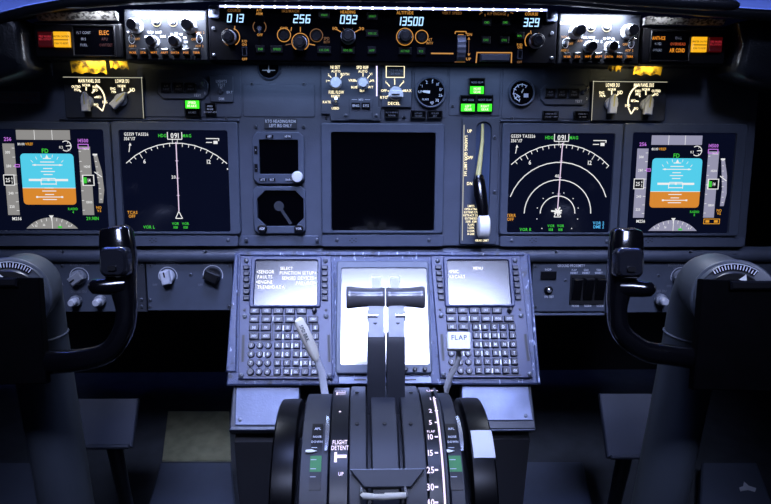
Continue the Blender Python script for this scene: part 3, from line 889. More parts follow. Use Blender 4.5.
# ------------------------------------------------------------------ indicator lights
def green_light(label, r, lines, lit_frac, grp, dark_lines=('',)):
    T = Thing('indicator_light', label, 'indicator light', MAIN, (r[0] + r[2]) / 2, (r[1] + r[3]) / 2, grp, h=.0022)
    x0, y0, x1, y1 = T.r(*r); b = MB(); b.frame(rr(x0, y0, x1, y1, .001, 2), rr(x0 + .001, y0 + .001, x1 - .001, y1 - .001, .0006, 2), 0, .006, .0045, .0006); T.part('housing', b, 'satin')
    lo, hi = lit_frac; ya, yb = y0 + (y1 - y0) * lo, y0 + (y1 - y0) * hi
    b = MB(); b.box(x0 + .0016, ya, x1 - .0016, yb, .001, .0056, .0006); o = T.part('lens', b, 'green_hot', label='glowing green lens')
    mb = MB(); W = x1 - x0; H = yb - ya; cy = (ya + yb) / 2
    for i, t in enumerate(lines):
        mb.text(t, 0, cy + H * (.2 - .4 * i if len(lines) > 1 else 0), H * .3, .006, 0, .8)
    T.part('lettering', mb, 'green_core', o, smooth=0)
    da, db = (y0 + .0016, ya - .0006) if lo > .3 or lo == 0.5 else (yb + .0006, y1 - .0016)
    if lo > .3:
        da, db = y0 + .0016, ya - .0005
    else:
        da, db = yb + .0005, y1 - .0016
    b = MB(); b.box(x0 + .0016, da, x1 - .0016, db, .001, .0052, .0005); o = T.part('lens', b, 'faceblack', label='unlit dark lens')
    mb = MB()
    for i, t in enumerate(dark_lines):
        mb.text(t, 0, db - (db - da) * (i + 1) / (len(dark_lines) + 1), (db - da) * .26, .0056, 0, .8)
    T.part('lettering', mb, 'dimpaint', o, smooth=0)


green_light('green light glowing alone below the left octagonal annunciator', (185.2, 99.8, 201.2, 117.2), ('SPEED', 'BRAKE'), (.5, .97), None, ('ARMED',))
green_light('green gear light at the top of the three', (468.6, 78, 484.4, 95), ('NOSE', 'GEAR'), (.03, .5), 'green landing gear lights', ('NOSE GEAR',))
green_light('green gear light at lower left of the three', (459.6, 95.4, 475.4, 112.4), ('LEFT', 'GEAR'), (.03, .5), 'green landing gear lights', ('LEFT GEAR',))
green_light('green gear light at lower right of the three', (476, 95.4, 492.4, 112.4), ('RIGHT', 'GEAR'), (.03, .5), 'green landing gear lights', ('RIGHT GEAR',))
annunciator('indicator_light', 'tall unlit black light right beside the green speed brake light', 205.8, 103.4, 216.6, 115.2, ('SPEED', 'BRAKE', 'DO NOT ARM'), MAIN, txt='paint')
annunciator('indicator_light', 'unlit black light just under the white autobrake knob', 384.4, 109.6, 398.8, 118.4, ('AUTO BRAKE', 'DISARM'), MAIN)
annunciator('indicator_light', 'first of two unlit black lights under the flap gauge', 410.4, 110.6, 425.8, 118.8, ('LE FLAPS', 'TRANSIT'), MAIN)
annunciator('indicator_light', 'second of two unlit black lights under the flap gauge', 427, 110.6, 442.2, 118.8, ('LE FLAPS', 'EXT'), MAIN)
annunciator('indicator_light', 'unlit black light right of the screw under the brake pressure gauge', 542.2, 111, 557.8, 119.8, ('SPEED BRAKE', 'DO NOT ARM'), MAIN)
annunciator('indicator_light', 'unlit black light touching the right-hand display selector module', 573.2, 111.2, 588.9, 120, ('STAB OUT', 'OF TRIM'), MAIN)

# ------------------------------------------------------------------ engine reference module
T = Thing('engine_reference_module', 'grey switch module with two pale knobs and glowing yellow-white legends, above the blank engine display', 'switch panel', MAIN, 350, 92, h=.0022)
X = lambda px, py: T.q(px, py)
b = MB(); pts = [X(331, 120.8), X(380.4, 120.8), X(380.4, 108), X(378.6, 107), X(378.6, 60), X(321, 60), X(321, 114), X(329.5, 114.4)]
b.prism(pts, 0, .004, .001); T.part('faceplate', b, 'plate')
lift = lambda o, z=.004: setattr(o.location, 'z', o.location.z + z)
mb = MB()
for t, a, c, py, h in (('N1 SET', 330.6, 340, 67.2, 3), ('SPD REF', 356.6, 368.4, 67.4, 3), ('FUEL FLOW', 328.8, 343.8, 92.2, 3)):
    fit_text(mb, T, t, a, c, py, h, .0045)
for t, px, py in (('AUTO', 335.8, 71.2), ('BOTH', 344.9, 74.2), ('1', 326.4, 81), ('2', 328.6, 74.8), ('AUTO', 362.8, 71.4), ('V1', 370.8, 74), ('VR', 372.4, 80.6), ('WT', 370.4, 87.2), ('VREF', 352, 80.4), ('BUG', 354.2, 87.2), ('SET', 362.2, 90.6), ('RESET', 335.6, 96.2), ('RATE', 326.8, 102), ('USED', 335.4, 108.3)):
    x, y = T.q(px, py, .004); mb.text(t, x, y, 2.3 * T.k(px, py), .0045, 0, .95, sp=.1)
for (a, c) in (((336, 77.5), (336, 73)), ((340.5, 78.5), (342.6, 75.6)), ((331.4, 78), (329.6, 75.8)), ((330, 81), (327.6, 80.8)), ((363, 77), (363, 73)), ((367, 79), (369.6, 75.5)), ((369, 82.5), (371, 81)), ((368, 86), (369.4, 87)), ((357.5, 81.5), (354, 80.8)), ((358, 86), (355.6, 87))):
    mb.line(T.q(*a), T.q(*c), .8 * T.k(*a), .0044)
T.part('lettering', mb, 'warm', smooth=0)
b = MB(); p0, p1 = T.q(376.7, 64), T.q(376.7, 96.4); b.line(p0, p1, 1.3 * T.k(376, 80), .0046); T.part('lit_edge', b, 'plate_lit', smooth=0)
lift(knob(T, 336, 83.4, 5.6, .016, 'knobwhite', pointer=100, skirt=(6.2, .005), skirt_m='knobgrey'))
lift(knob(T, 363, 83.6, 4.6, .018, 'knobwhite', pointer=215, skirt=(6.4, .008), skirt_m='knobgrey'))
lift(toggle(T, 335.6, 102.8, 3, ang=80))
x0, y0, x1, y1 = T.r(349, 97.6, 372.2, 119.8, .004); b = MB(); b.box(x0, y0, x1, y1, .0042, .0058, .0006)
o = T.part('sub_panel', b, 'plate'); mb = MB(); x, y = T.q(361, 99.6, .006); kk = T.k(361, 99); mb.text('MFD', x, y, 1.9 * kk, .0061)
for s_ in (-1, 1):
    mb.rect(x + s_ * 6.5 * kk, y, 5.4 * kk, .4 * kk, .0061)
T.part('lettering', mb, 'paint', o, smooth=0)
for bx, t in ((355.9, 'ENG'), (365.9, 'SYS')):
    x, y = T.q(bx, 105.7, .006); b = MB(); b.box(x - 4.2 * kk, y - 3 * kk, x + 4.2 * kk, y + 3 * kk, .006, .009, .0008); b.text(t, x, y, 2.4 * kk, .0093, 1, .95); T.part('push_button', b, ['satin', 'paint'], o)
for sx_, sy_ in ((345.8, 115.4), (376.4, 115.4)):
    kx = T.k(sx_, sy_); x, y = T.q(sx_, sy_, .004); b = MB(); b.lathe(x, y, [(1.8 * kk, .0042), (1.8 * kk, .006), (1.2 * kk, .0066)], 12); T.part('screw', b, 'screw')

# autobrake module
T = Thing('autobrake_module', 'grey autobrake module with a broad white knob under a yellow-framed dark window', 'switch panel', MAIN, 396.5, 84, h=.0022)
x0, y0, x1, y1 = T.r(381.6, 60, 411.8, 107.4); b = MB(); b.box(x0, y0, x1, y1, 0, .004, .001); T.part('faceplate', b, 'plate')
x0, y0, x1, y1 = T.r(386.6, 66.6, 403.8, 77, .004); b = MB(); b.box(x0, y0, x1, y1, .0042, .0075, .0008); o = T.part('status_window', b, 'satin')
mb = MB(); mb.text('AUTO BRAKE', (x0 + x1) / 2, y0 + (y1 - y0) * .62, .0032, .0078); mb.text('DISARM', (x0 + x1) / 2, y0 + (y1 - y0) * .3, .0032, .0078); T.part('lettering', mb, 'dimpaint', o, smooth=0)
b = MB(); w = .0013
for a in ((x0 - w, y0 - w, x1 + w, y0), (x0 - w, y1, x1 + w, y1 + w), (x0 - w, y0, x0, y1), (x1, y0, x1 + w, y1)):
    b.flat([(a[0], a[1]), (a[2], a[1]), (a[2], a[3]), (a[0], a[3])], .0046)
T.part('lit_frame', b, 'warm', o, smooth=0)
mb = MB(); fit_text(mb, T, 'AUTO BRAKE', 387, 403.6, 65, 2.6, .0045); fit_text(mb, T, 'DECEL', 388, 400, 103.4, 2.8, .0045)
for t, px, py in (('OFF', 381.9 + 2, 90.6), ('RTO', 382.4 + 1.4, 97.4), ('1', 385.8, 82), ('2', 394.5, 78.8), ('3', 403.4, 81.8), ('MAX', 407.6, 90.6)):
    x, y = T.q(px, py, .004); mb.text(t, x, y, 2.5 * T.k(px, py), .0045, 0, .95, sp=.1)
for a, c in (((387.5, 91), (390, 91.5)), ((387, 96.5), (390, 95)), ((386.4, 82.6), (389.6, 86.6)), ((394.6, 80.4), (394.6, 85)), ((402.8, 82.4), (399.4, 86.6)), ((401, 91.2), (405, 90.8))):
    mb.line(T.q(*a), T.q(*c), .9 * T.k(*a), .0044)
T.part('lettering', mb, 'warm', smooth=0)
k = T.k(395, 93); x, y = T.q(395.6, 93.6, .004)
b = MB(); b.lathe(x, y, [(7 * k, .0042), (7 * k, .010), (6.4 * k, .012)], 26); o = T.part('knob', b, 'knobwhite', label='broad white knob')
b = MB(); pts = [(x - 7.4 * k, y - 4.2 * k), (x + 7 * k, y - 4.2 * k), (x + 7 * k, y + .5 * k), (x + 4.5 * k, y + 2.6 * k), (x - 5 * k, y + 2.6 * k), (x - 7.4 * k, y - .6 * k)]
b.prism(pts, .0122, .022, .0015); T.part('grip', b, 'knobwhite', o)
b = MB(); b.rect(x - .5 * k, y - 1.6 * k, 8 * k, 1.6 * k, .0223); T.part('pointer_line', b, 'ink', o, smooth=0)


# ------------------------------------------------------------------ round gauges
def gauge(name, label, px, py, r, draw):
    T = Thing(name, label, 'gauge', MAIN, px, py, h=.0022); k = T.k(px, py); R_ = r * k
    b = MB(); b.lathe(0, 0, [(R_, 0), (R_, .006), (R_ * .95, .008), (R_ * .88, .0075), (R_ * .86, .003)], 40); T.part('bezel', b, 'bezel')
    b = MB(); b.disc(0, 0, R_ * .87, .0042, 0, 40); T.part('dial_face', b, 'faceblack', smooth=0)
    draw(T, k)


def flap_dial(T, k):
    mb = MB()
    for i, t in enumerate(('UP', '1', '2', '5', '10', '15', '25', '30', '40')):
        a = R(178 - i * 32.5); x, y = 10.2 * k * math.cos(a), 10.2 * k * math.sin(a)
        mb.line((12.6 * k * math.cos(a), 12.6 * k * math.sin(a)), (11.6 * k * math.cos(a), 11.6 * k * math.sin(a)), .7 * k, .0045); mb.text(t, x, y, 2.6 * k, .0045, 0, .85)
    mb.text('FLAPS', -5 * k, -7 * k, 1.8 * k, .0045)
    T.part('dial_markings', mb, 'paint', smooth=0)
    n = MB(); n.prism([(-1 * k, -1.3 * k), (-.6 * k, 1.3 * k), (-7 * k, 1.6 * k), (-8.4 * k, .6 * k), (-7 * k, -.4 * k)][::-1], .0048, .0056, .0002); T.part('needle', n, 'white')


def brake_dial(T, k):
    mb = MB(); mb.arc(0, 0, 8 * k, .8 * k, 55, 255, .0045)
    for i in range(7):
        a = R(55 + i * 33.3); mb.line((6 * k * math.cos(a), 6 * k * math.sin(a)), (9 * k * math.cos(a), 9 * k * math.sin(a)), .9 * k, .0046)
    mb.rect(4.4 * k, -2.6 * k, 4.6 * k, 3.8 * k, .0046); mb.line((-5.4 * k, -1.4 * k), (-1.6 * k, -4 * k), 1 * k, .0046); mb.line((-5 * k, -3 * k), (-2.2 * k, -5 * k), .7 * k, .0046)
    T.part('dial_markings', mb, 'paint', smooth=0)
    n = MB(); n.prism([(0, -.5 * k), (2 * k, 3.2 * k), (1.2 * k, 3.8 * k), (-.6 * k, .4 * k)], .0048, .0055, .0001); T.part('needle', n, 'white')


gauge('flap_gauge', 'round black flap position gauge with numbers around its rim and a white pointer', 430.2, 92.4, 15.6, flap_dial)
gauge('brake_pressure_gauge', 'small round black brake pressure gauge with white arc scale beside the green gear lights', 520.8, 93, 13.2, brake_dial)

# ------------------------------------------------------------------ landing gear lever
T = Thing('landing_gear_lever', 'landing gear lever with a white wheel-shaped knob and yellowed rod in a tall slotted plate', 'lever', MAIN, 479, 180, h=.0022)
x0, y0, x1, y1 = T.r(460.6, 117.8, 497.6, 244); b = MB()
q0, q1, q2, q3 = T.q(460.6, 244), T.q(497.6, 244), T.q(498, 117.8), T.q(463.8, 117.8)
sl = [T.q(474.6, 216), T.q(489.6, 216), T.q(489.8, 124), T.q(474.8, 124)]
xo = rr(x0, y0, x1, y1, .003, 5); s0 = T.r(474.4, 121.5, 490, 226); xi = rr(s0[0], s0[1], s0[2], s0[3], .012, 5)
b.frame(xo, xi, 0, .005, -.0004, .001); T.part('faceplate', b, 'plate')
b = MB(); b.flat(xi, .0004); T.part('slot', b, mat('slot_blue_grey', '#30405c', .6), smooth=0)
mb = MB()
for t, py in (('UP', 131), ('OFF', 157.6), ('DN', 183.5)):
    x, y = T.q(469.6, py, .005); mb.text(t, x, y, 3 * T.k(470, py), .0054)
x, y = T.q(465.8, 156, .005); mb.text('LANDING GEAR LIMIT IAS', x, y, .0046, .0054, 0, .8, rot=R(-90))
for i, t in enumerate(('LIMITS', 'OPERATING', 'EXTEND 270', 'RETRACT 235', 'EXTENDED', '320K .82M', 'FLAPS', '1-250K', '5-250K', '10-210K')):
    x, y = T.q(471, 206 + i * 3.1, .005); mb.text(t, x, y, .0035, .0054, 0, .75)
x, y = T.q(482, 240.4, .005); mb.text('GEAR LIMIT', x, y, .0034, .0054)
T.part('lettering', mb, 'warm', smooth=0)
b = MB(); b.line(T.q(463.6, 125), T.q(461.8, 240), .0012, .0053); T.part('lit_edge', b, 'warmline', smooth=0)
A = lambda px, py, z: (*T.q(px, py, z), z)
b = MB(); b.sweep([A(482.6, 124, .003), A(482.4, 140, .008), A(480.4, 158, .016), A(478.2, 176, .026)], [.0022, .0028, .0036, .0048], 10, up=Vector((0, 0, 1))); o = T.part('rod', b, 'oldyellow', label='yellowed rod')
b = MB(); b.sweep([A(479, 175, .025), A(479, 180, .028), A(480.5, 195, .034), A(482.6, 208, .040), A(483.4, 220, .043)], [(.007, .004), (.0095, .006), (.0105, .007), (.0095, .007), (.008, .006)], 14); T.part('sleeve', b, 'gloss', label='black sleeve')
b = MB(); c = A(483.6, 226.5, .044)
b.sweep([(c[0] - .0095, c[1], c[2]), (c[0] - .0075, c[1], c[2]), (c[0] + .0075, c[1], c[2]), (c[0] + .0095, c[1], c[2])], [(.011, .015), (.014, .0185), (.014, .0185), (.011, .015)], 24, up=Vector((0, 1, 0)))
T.part('wheel_knob', b, 'white', label='white wheel-shaped knob')
screws(T, [(494, 137.4), (494, 192)], 2.0); 
for o in [c for c in T.e.children if c.name.startswith('screw')]:
    o.location.z += .005

# ================================================================== mode control panel under the glareshield
MC = Thing('mode_control_panel', 'long black mode control panel with glowing blue-white digits and amber legends under the glareshield', 'control panel', MCPF, 382, 36)
T = MC
x0, y0, x1, y1 = T.r(208.6, 8, 557, 62.6); b = MB(); b.box(x0, y0, x1, y1, -.05, 0, .002); T.part('housing', b, 'faceblack')
k0 = T.k(382, 36)
for px0, py0, px1, py1, dpx, dpy in ((209, 5.4, 219.6, 18.4, 0, 0), (546.2, 10.6, 556.8, 22.2, 0, 0)):
    x0, y0, x1, y1 = T.r(px0, py0, px1, py1); b = MB(); b.prism(rr(x0, y0, x1, y1, .003, 3), .0004, .004, .001)
    o = T.part('corner_bracket', b, 'alum'); s = MB()
    s.lathe((x0 + x1) / 2, (y0 + y1) / 2, [(.0034, .0042), (.0034, .0058), (.0022, .0062)], 14); T.part('screw', s, 'screw', o)
for px, py, pw, t, ph, pitch in ((235.6, 18.4, 20, '013', 7, 5.8), (302, 19, 21, '256', 7.2, 6), (348.6, 19.6, 21, '092', 7.4, 6), (410, 21.4, 31, '13500', 7.4, 5.5), (531.2, 22.6, 21, '329', 7.2, 5.6)):
    x, y = T.q(px, py); w = pw * k0; b = MB(); b.box(x - w / 2, y - 5 * k0, x + w / 2, y + 5 * k0, .0004, .0012); o = T.part('readout_window', b, 'glass')
    d = MB(); d.digits(t, x, y, ph * k0, pitch * k0, .0016); T.part('digits', d, 'digit', o, label='glowing blue-white ' + t, smooth=0)
mb = MB(); dm = MB()
for t, a, c, py, h, dim in (('COURSE', 227.6, 240.6, 10.4, 2.8, 1), ('IAS/MACH', 282, 299, 11, 2.8, 1), ('HEADING', 340.6, 355.4, 12, 2.8, 0), ('ALTITUDE', 396.6, 413.4, 12.7, 3, 0), ('VERT SPEED', 442, 462, 13, 2.6, 1), ('A/P ENGAGE', 487, 506, 13.7, 2.6, 1), ('COURSE', 525, 538, 14, 2.8, 0),
                          ('A/T', 256.4, 261.8, 10, 2.6, 0), ('ARM', 256, 262.4, 13.6, 2.6, 0), ('OFF', 257, 262.6, 34.8, 2.4, 0), ('F/D', 242, 247, 41.2, 2.4, 0), ('ON', 242, 246.6, 44.6, 2.4, 0), ('OFF', 242, 247.2, 59, 2.4, 0), ('C/O', 280, 287.6, 28, 2.2, 0), ('SPD', 323.8, 329.4, 38.4, 2.6, 1), ('INTV', 323.8, 329.8, 42, 2.6, 1),
                          ('ALT', 427, 432, 39.4, 2.4, 0), ('INTV', 426.6, 433, 43, 2.4, 0), ('DN', 467, 472, 34.4, 2.6, 0), ('UP', 466, 471, 59, 2.6, 0), ('F/D', 517, 522.4, 44.8, 2.4, 0), ('ON', 517.4, 522, 47.4, 2.2, 0), ('OFF', 517, 522, 62, 2.2, 1), ('10', 332.6, 337.4, 28.4, 2.8, 0), ('30', 359, 364, 28.6, 2.8, 0)):
    fit_text(dm if dim else mb, T, t, a, c, py, h, .0006)


def ln(m_, a, c, w=.8, z=.0006):
    m_.line(T.q(*a), T.q(*c), w * k0, z)


def ar(m_, c, r, a0, a1, w=.8):
    x, y = T.q(*c); m_.arc(x, y, r * k0, w * k0, a0, a1, .0006)


ar(mb, (231, 37), 8.6, -60, 70); ar(dm, (231, 37), 8.6, 110, 250); ln(mb, (235, 26), (234.6, 30), .8)
ar(dm, (259.6, 27), 6.4, -45, 45); ar(dm, (259.6, 27), 6.4, 135, 225); ar(mb, (284, 35), 6.5, 0, 360); ln(mb, (291.6, 27.2), (291, 31), .8); ar(dm, (316.4, 35.4), 6.2, 0, 360)
ar(mb, (300.4, 42), 8.4, -60, 240); ln(mb, (300.4, 27), (300.4, 32), .9); ln(dm, (285.6, 45), (291, 44), .8); ln(mb, (309, 44), (315, 45.2), .9)
ln(mb, (336.4, 29.4), (341, 32), .9); ln(mb, (359.6, 29.6), (354.6, 32.4), .9); ln(dm, (343.2, 28), (344.2, 29.6), .5); ln(dm, (352.6, 28), (352, 29.4), .5)
ar(mb, (404.8, 36.8), 8.2, 0, 360); ar(mb, (421.7, 36.8), 6.3, 0, 360); ln(mb, (431, 53.4), (453.4, 53.6), 1.3)
ln(mb, (455.4, 31.6), (466, 31.6), .9); ln(mb, (455.4, 31.6), (455, 34), .9); ln(mb, (466, 31.4), (466.2, 34), .9); ln(mb, (458, 34.6), (463.6, 34.6), .7); ln(dm, (454.6, 62), (465, 62), .9)
ln(dm, (468.8, 38), (468.6, 55), .5)
for py, s_ in ((38.6, 1), (54.6, -1)):
    x, y = T.q(468.8, py); mb.flat([(x - 1.4 * k0, y - s_ * k0), (x + 1.4 * k0, y - s_ * k0), (x, y + 1.6 * s_ * k0)][::s_], .0006)
for cx_, s_ in ((482.4, 1), (510.6, -1)):
    ar(dm, (cx_, 16), 3.2, 90 if s_ > 0 else 40, 160 if s_ > 0 else 100, .9); ln(dm, (cx_ + s_ * 2.4, 14), (cx_ + s_ * 2.8, 16.4), .9)
ln(mb, (477, 52.6), (512, 52.8), 1.1); ln(mb, (477, 52.2), (476, 63), 1.1); ln(mb, (511.6, 52.2), (511.2, 63), 1.1)
ar(mb, (533.6, 41), 8.8, 120, 215, 1); ar(mb, (533.6, 41), 8.8, 30, 60, 1); ln(mb, (530.6, 30.6), (531, 34), .8)
T.part('lettering', mb, 'amber_txt', smooth=0); T.part('dim_lettering', dm, 'amber_dim', smooth=0)
for px, py, r, h_, pt in ((229.6, 37.6, 6.2, .02, None), (300.4, 43.2, 6.2, .02, None), (348.2, 37.2, 6.6, .02, None), (404.8, 37.2, 6.0, .02, None), (535.4, 41.6, 6.2, .022, None)):
    knob(T, px, py, r, h_, 'knobblack', skirt=(r * 1.14, .009), skirt_m='knobwhite', cap=.0015)
for px, py in ((284, 35), (316.4, 35.4), (421.7, 36.8)):
    x, y = T.q(px, py); b = MB(); b.lathe(x, y, [(5.4 * k0, .0004), (5.4 * k0, .003), (4.8 * k0, .004), (4.4 * k0, .0025)], 22); T.part('push_button', b, 'satin')
toggle(T, 259.6, 28.5, 2.6, 'chrome', -80)
for px, py in ((244.8, 51.6), (519.6, 54.6)):
    x, y = T.q(px, py); b = MB(); b.frame(rr(x - 2.6 * k0, y - 4.6 * k0, x + 2.6 * k0, y + 4.6 * k0, .001, 2), rr(x - 1.9 * k0, y - 3.9 * k0, x + 1.9 * k0, y + 3.9 * k0, .0006, 2), .0004, .0025, .001, .0004)
    o = T.part('rocker_switch', b, 'darkplate'); s = MB(); s.loops([[(x - 1.6 * k0, y - 3.5 * k0, .0012), (x + 1.6 * k0, y - 3.5 * k0, .0012), (x + 1.6 * k0, y + 3.5 * k0, .0012), (x - 1.6 * k0, y + 3.5 * k0, .0012)], [(x - 1.6 * k0, y - 3.5 * k0, .003), (x + 1.6 * k0, y - 3.5 * k0, .003), (x + 1.6 * k0, y + 3.5 * k0, .006), (x - 1.6 * k0, y + 3.5 * k0, .006)]]); T.part('rocker', s, 'satin', o)
for t, px, py, w in (('N1', 260.4, 49, 5), ('SPEED', 277, 49.2, 9), ('VNAV', 324.2, 15, 8), ('LVL CHG', 324.2, 50, 11), ('HDG SEL', 348, 50.2, 11), ('LNAV', 372.4, 16.2, 8), ('VOR LOC', 372.2, 33.4, 10), ('APP', 371.8, 50.4, 6.4), ('ALT HLD', 405, 51, 10.6), ('V/S', 421, 51.2, 5), ('CMD', 486.8, 22.4, 6), ('CMD', 505.4, 22.4, 6), ('CWS', 485.8, 40, 6), ('CWS', 504.2, 40.2, 6), ('MA', 519.6, 35.8, 5)):
    x, y = T.q(px, py); b = MB(); hw = max(w + 3, 9) * k0 / 2; b.box(x - hw, y - 3.6 * k0, x + hw, y + 3.6 * k0, .0004, .003, .0008); o = T.part('mode_button', b, 'satin')
    g = MB(); fit_text(g, T, t, px - w * .42, px + w * .42, py, 2.1, .0034); T.part('lettering', g, 'green_mcp', o, smooth=0)
x0, y0, x1, y1 = T.r(456.6, 35.2, 464.8, 61.4); b = MB(); nn = 14; P0 = []
L = []
for i in range(nn + 1):
    a = R(8 + 164 * i / nn); yy = (y0 + y1) / 2 + (y1 - y0) / 2 * math.cos(a); zz = .001 + .011 * math.sin(a) + (.0006 if i % 2 else 0)
    L.append([(x0, yy, .0006), (x1, yy, .0006), (x1, yy, zz), (x0, yy, zz)])
b.loops(L); T.part('thumbwheel', b, mat('thumbwheel_grey', '#3c3f46', .5), smooth=0)
x0, y0, x1, y1 = T.r(479.4, 54.4, 509, 62); b = MB(); b.box(x0, y0, x1, y1, .0006, .009, .002); T.part('disengage_bar', b, mat('disengage_bar_plastic', '#20232b', .5))
screws(T, [(213.6, 28.4), (214, 55), (552, 33), (551.6, 58)], 1.8)


# ================================================================== EFIS control modules
def efis(label, L, xs, yo, sgn):
    """xs: photo x of panel edges; yo: vertical offset of this side"""
    T = Thing('display_control_module', label, 'control panel', MCPF, (xs[0] + xs[1]) / 2, 36 + yo, 'display control modules')
    x0, y0, x1, y1 = T.r(xs[0], 9.5 + yo, xs[1], 60.6 + yo); b = MB(); b.box(x0, y0, x1, y1, -.05, 0, .002); T.part('faceplate', b, mat('efis_face_grey', '#0b0d12', .6, wear=.15, scale=40, spec=.2))
    k = T.k((xs[0] + xs[1]) / 2, 36)
    for px, py in L['big']:
        o = knob(T, px, py, 6.9, .012, 'knobwhite', name='knob'); x, y = T.q(px, py)
        s = MB(); s.lathe(x, y, [(5.6 * k, .0122), (5.4 * k, .026), (4.8 * k, .0275)], 20); T.part('inner_knob', s, 'knobblack', o)
    for px, py in L['mid']:
        o = knob(T, px, py, 5.8, .007, 'knobwhite'); x, y = T.q(px, py); s = MB(); s.lathe(x, y, [(5.0 * k, .0072), (4.8 * k, .019), (4.2 * k, .0205)], 20); T.part('inner_knob', s, 'knobblack', o)
    for px, py in L['ring']:
        x, y = T.q(px, py); b = MB(); b.lathe(x, y, [(2.6 * k, .0004), (2.6 * k, .005), (1.8 * k, .006)], 18); o = T.part('push_button', b, 'knobgrey')
        r = MB(); r.arc(x, y, 4.4 * k, .8 * k, 0, 360, .0006, 0, 28); T.part('ring_mark', r, 'warm', o, smooth=0)
    for px, py in L['tog']:
        o = toggle(T, px, py, 2.4, 'chrome', 80); x, y = T.q(px, py)
        r = MB(); n = 22
        for i in range(n):
            a, c = 2 * math.pi * i / n, 2 * math.pi * (i + 1) / n
            r.line((x + 3 * k * math.cos(a), y + 4.4 * k * math.sin(a)), (x + 3 * k * math.cos(c), y + 4.4 * k * math.sin(c)), .45 * k, .0006)
        T.part('ring_mark', r, 'paint', o, smooth=0)
    for (px, py), t in zip(L['but'], ('WXR', 'STA', 'WPT', 'ARPT', 'DATA', 'POS', 'TERR')):
        x, y = T.q(px, py + 1.6); b = MB(); b.box(x - 3.4 * k, y - 3.2 * k, x + 3.4 * k, y + 3.2 * k, .0004, .008, .0012); o = T.part('push_button', b, 'knobblack')
        g = MB(); g.text(t, x, y - 1.0 * k, 2.0 * k, .0083, 0, .95); T.part('lettering', g, 'amber_hot', o, smooth=0)
    mb = MB()
    for t, px, py, h in L['txt']:
        x, y = T.q(px, py); mb.text(t, x, y, h * k, .0006, 0, .95, sp=.1)
    T.part('lettering', mb, 'paint', smooth=0)
    mb = MB()
    for t, px, py, h in L['amb']:
        x, y = T.q(px, py); mb.text(t, x, y, h * k, .0006, 0, .95, sp=.1)
    T.part('amber_lettering', mb, 'amber_txt', smooth=0)
    return T


efis('black control module with knobs and seven small buttons under bright white light, at the left', dict(
    big=[(137, 26.6), (190.4, 26.6)], mid=[(154, 42), (176, 42)], ring=[(156.6, 21.8), (173, 21.8)], tog=[(132, 39), (199.4, 39)],
    but=[(134.5, 50.6), (144.8, 50.6), (155.4, 50.6), (165.9, 50.6), (176.6, 50.6), (187.2, 50.6), (197.6, 50.6)],
    txt=[('RADIO', 145, 17.6, 2.2), ('BARO', 199, 18.4, 2.2), ('IN', 185, 18.6, 2.2), ('VOR', 150.6, 32.4, 2.2), ('MAP', 158.8, 32.4, 2.2), ('APP', 147, 36.6, 2.2), ('PLN', 163, 36.4, 2.2), ('10', 172, 34.4, 2.2), ('20', 176.4, 33.4, 2.2), ('40', 181, 34.4, 2.2), ('5', 169, 37.4, 2.2), ('80', 185, 37.8, 2.2), ('160', 186, 42, 2.2), ('320', 185.4, 46, 2.2), ('VOR 1', 131, 32, 2.2)],
    amb=[('OFF', 137.6, 39, 2.2), ('ADF 1', 132.4, 46, 2.2), ('OFF', 193.8, 39.4, 2.2), ('VOR 2', 200, 32.6, 2.2), ('ADF 2', 199.4, 46, 2.2)]),
    (124.6, 207.4), 0, -1)
efis('black control module with knobs and seven small buttons under bright white light, at the right', dict(
    big=[(575.6, 32.2), (627.2, 32.2)], mid=[(588.8, 47.4), (609.4, 47.4)], ring=[(591, 27), (606.7, 27)], tog=[(565.3, 43.5), (631, 43.5)],
    but=[(565.6, 54.6), (576, 54.6), (586.4, 54.6), (596.8, 54.6), (607, 54.6), (617.6, 54.6), (627.8, 54.6)],
    txt=[('RADIO', 565, 23, 2.2), ('MINS', 574, 20.4, 2.2), ('BARO', 582, 23.2, 2.2), ('VOR', 584, 37.4, 2.2), ('MAP', 591.8, 37.4, 2.2), ('PLN', 595.6, 41, 2.2), ('10', 604.4, 38.6, 2.2), ('20', 608.6, 38, 2.2), ('40', 613, 39, 2.2), ('5', 601.4, 41.6, 2.2), ('80', 617, 42.4, 2.2), ('160', 618, 46.6, 2.2)],
    amb=[('APP', 580, 41, 2.2), ('OFF', 570.4, 43.8, 2.2), ('ADF 1', 564.4, 50.4, 2.2), ('OFF', 625, 44.4, 2.2), ('VOR 1', 565, 37, 2.2), ('ADF 2', 629, 50.4, 2.2)]),
    (558.4, 640), 3.8, 1)


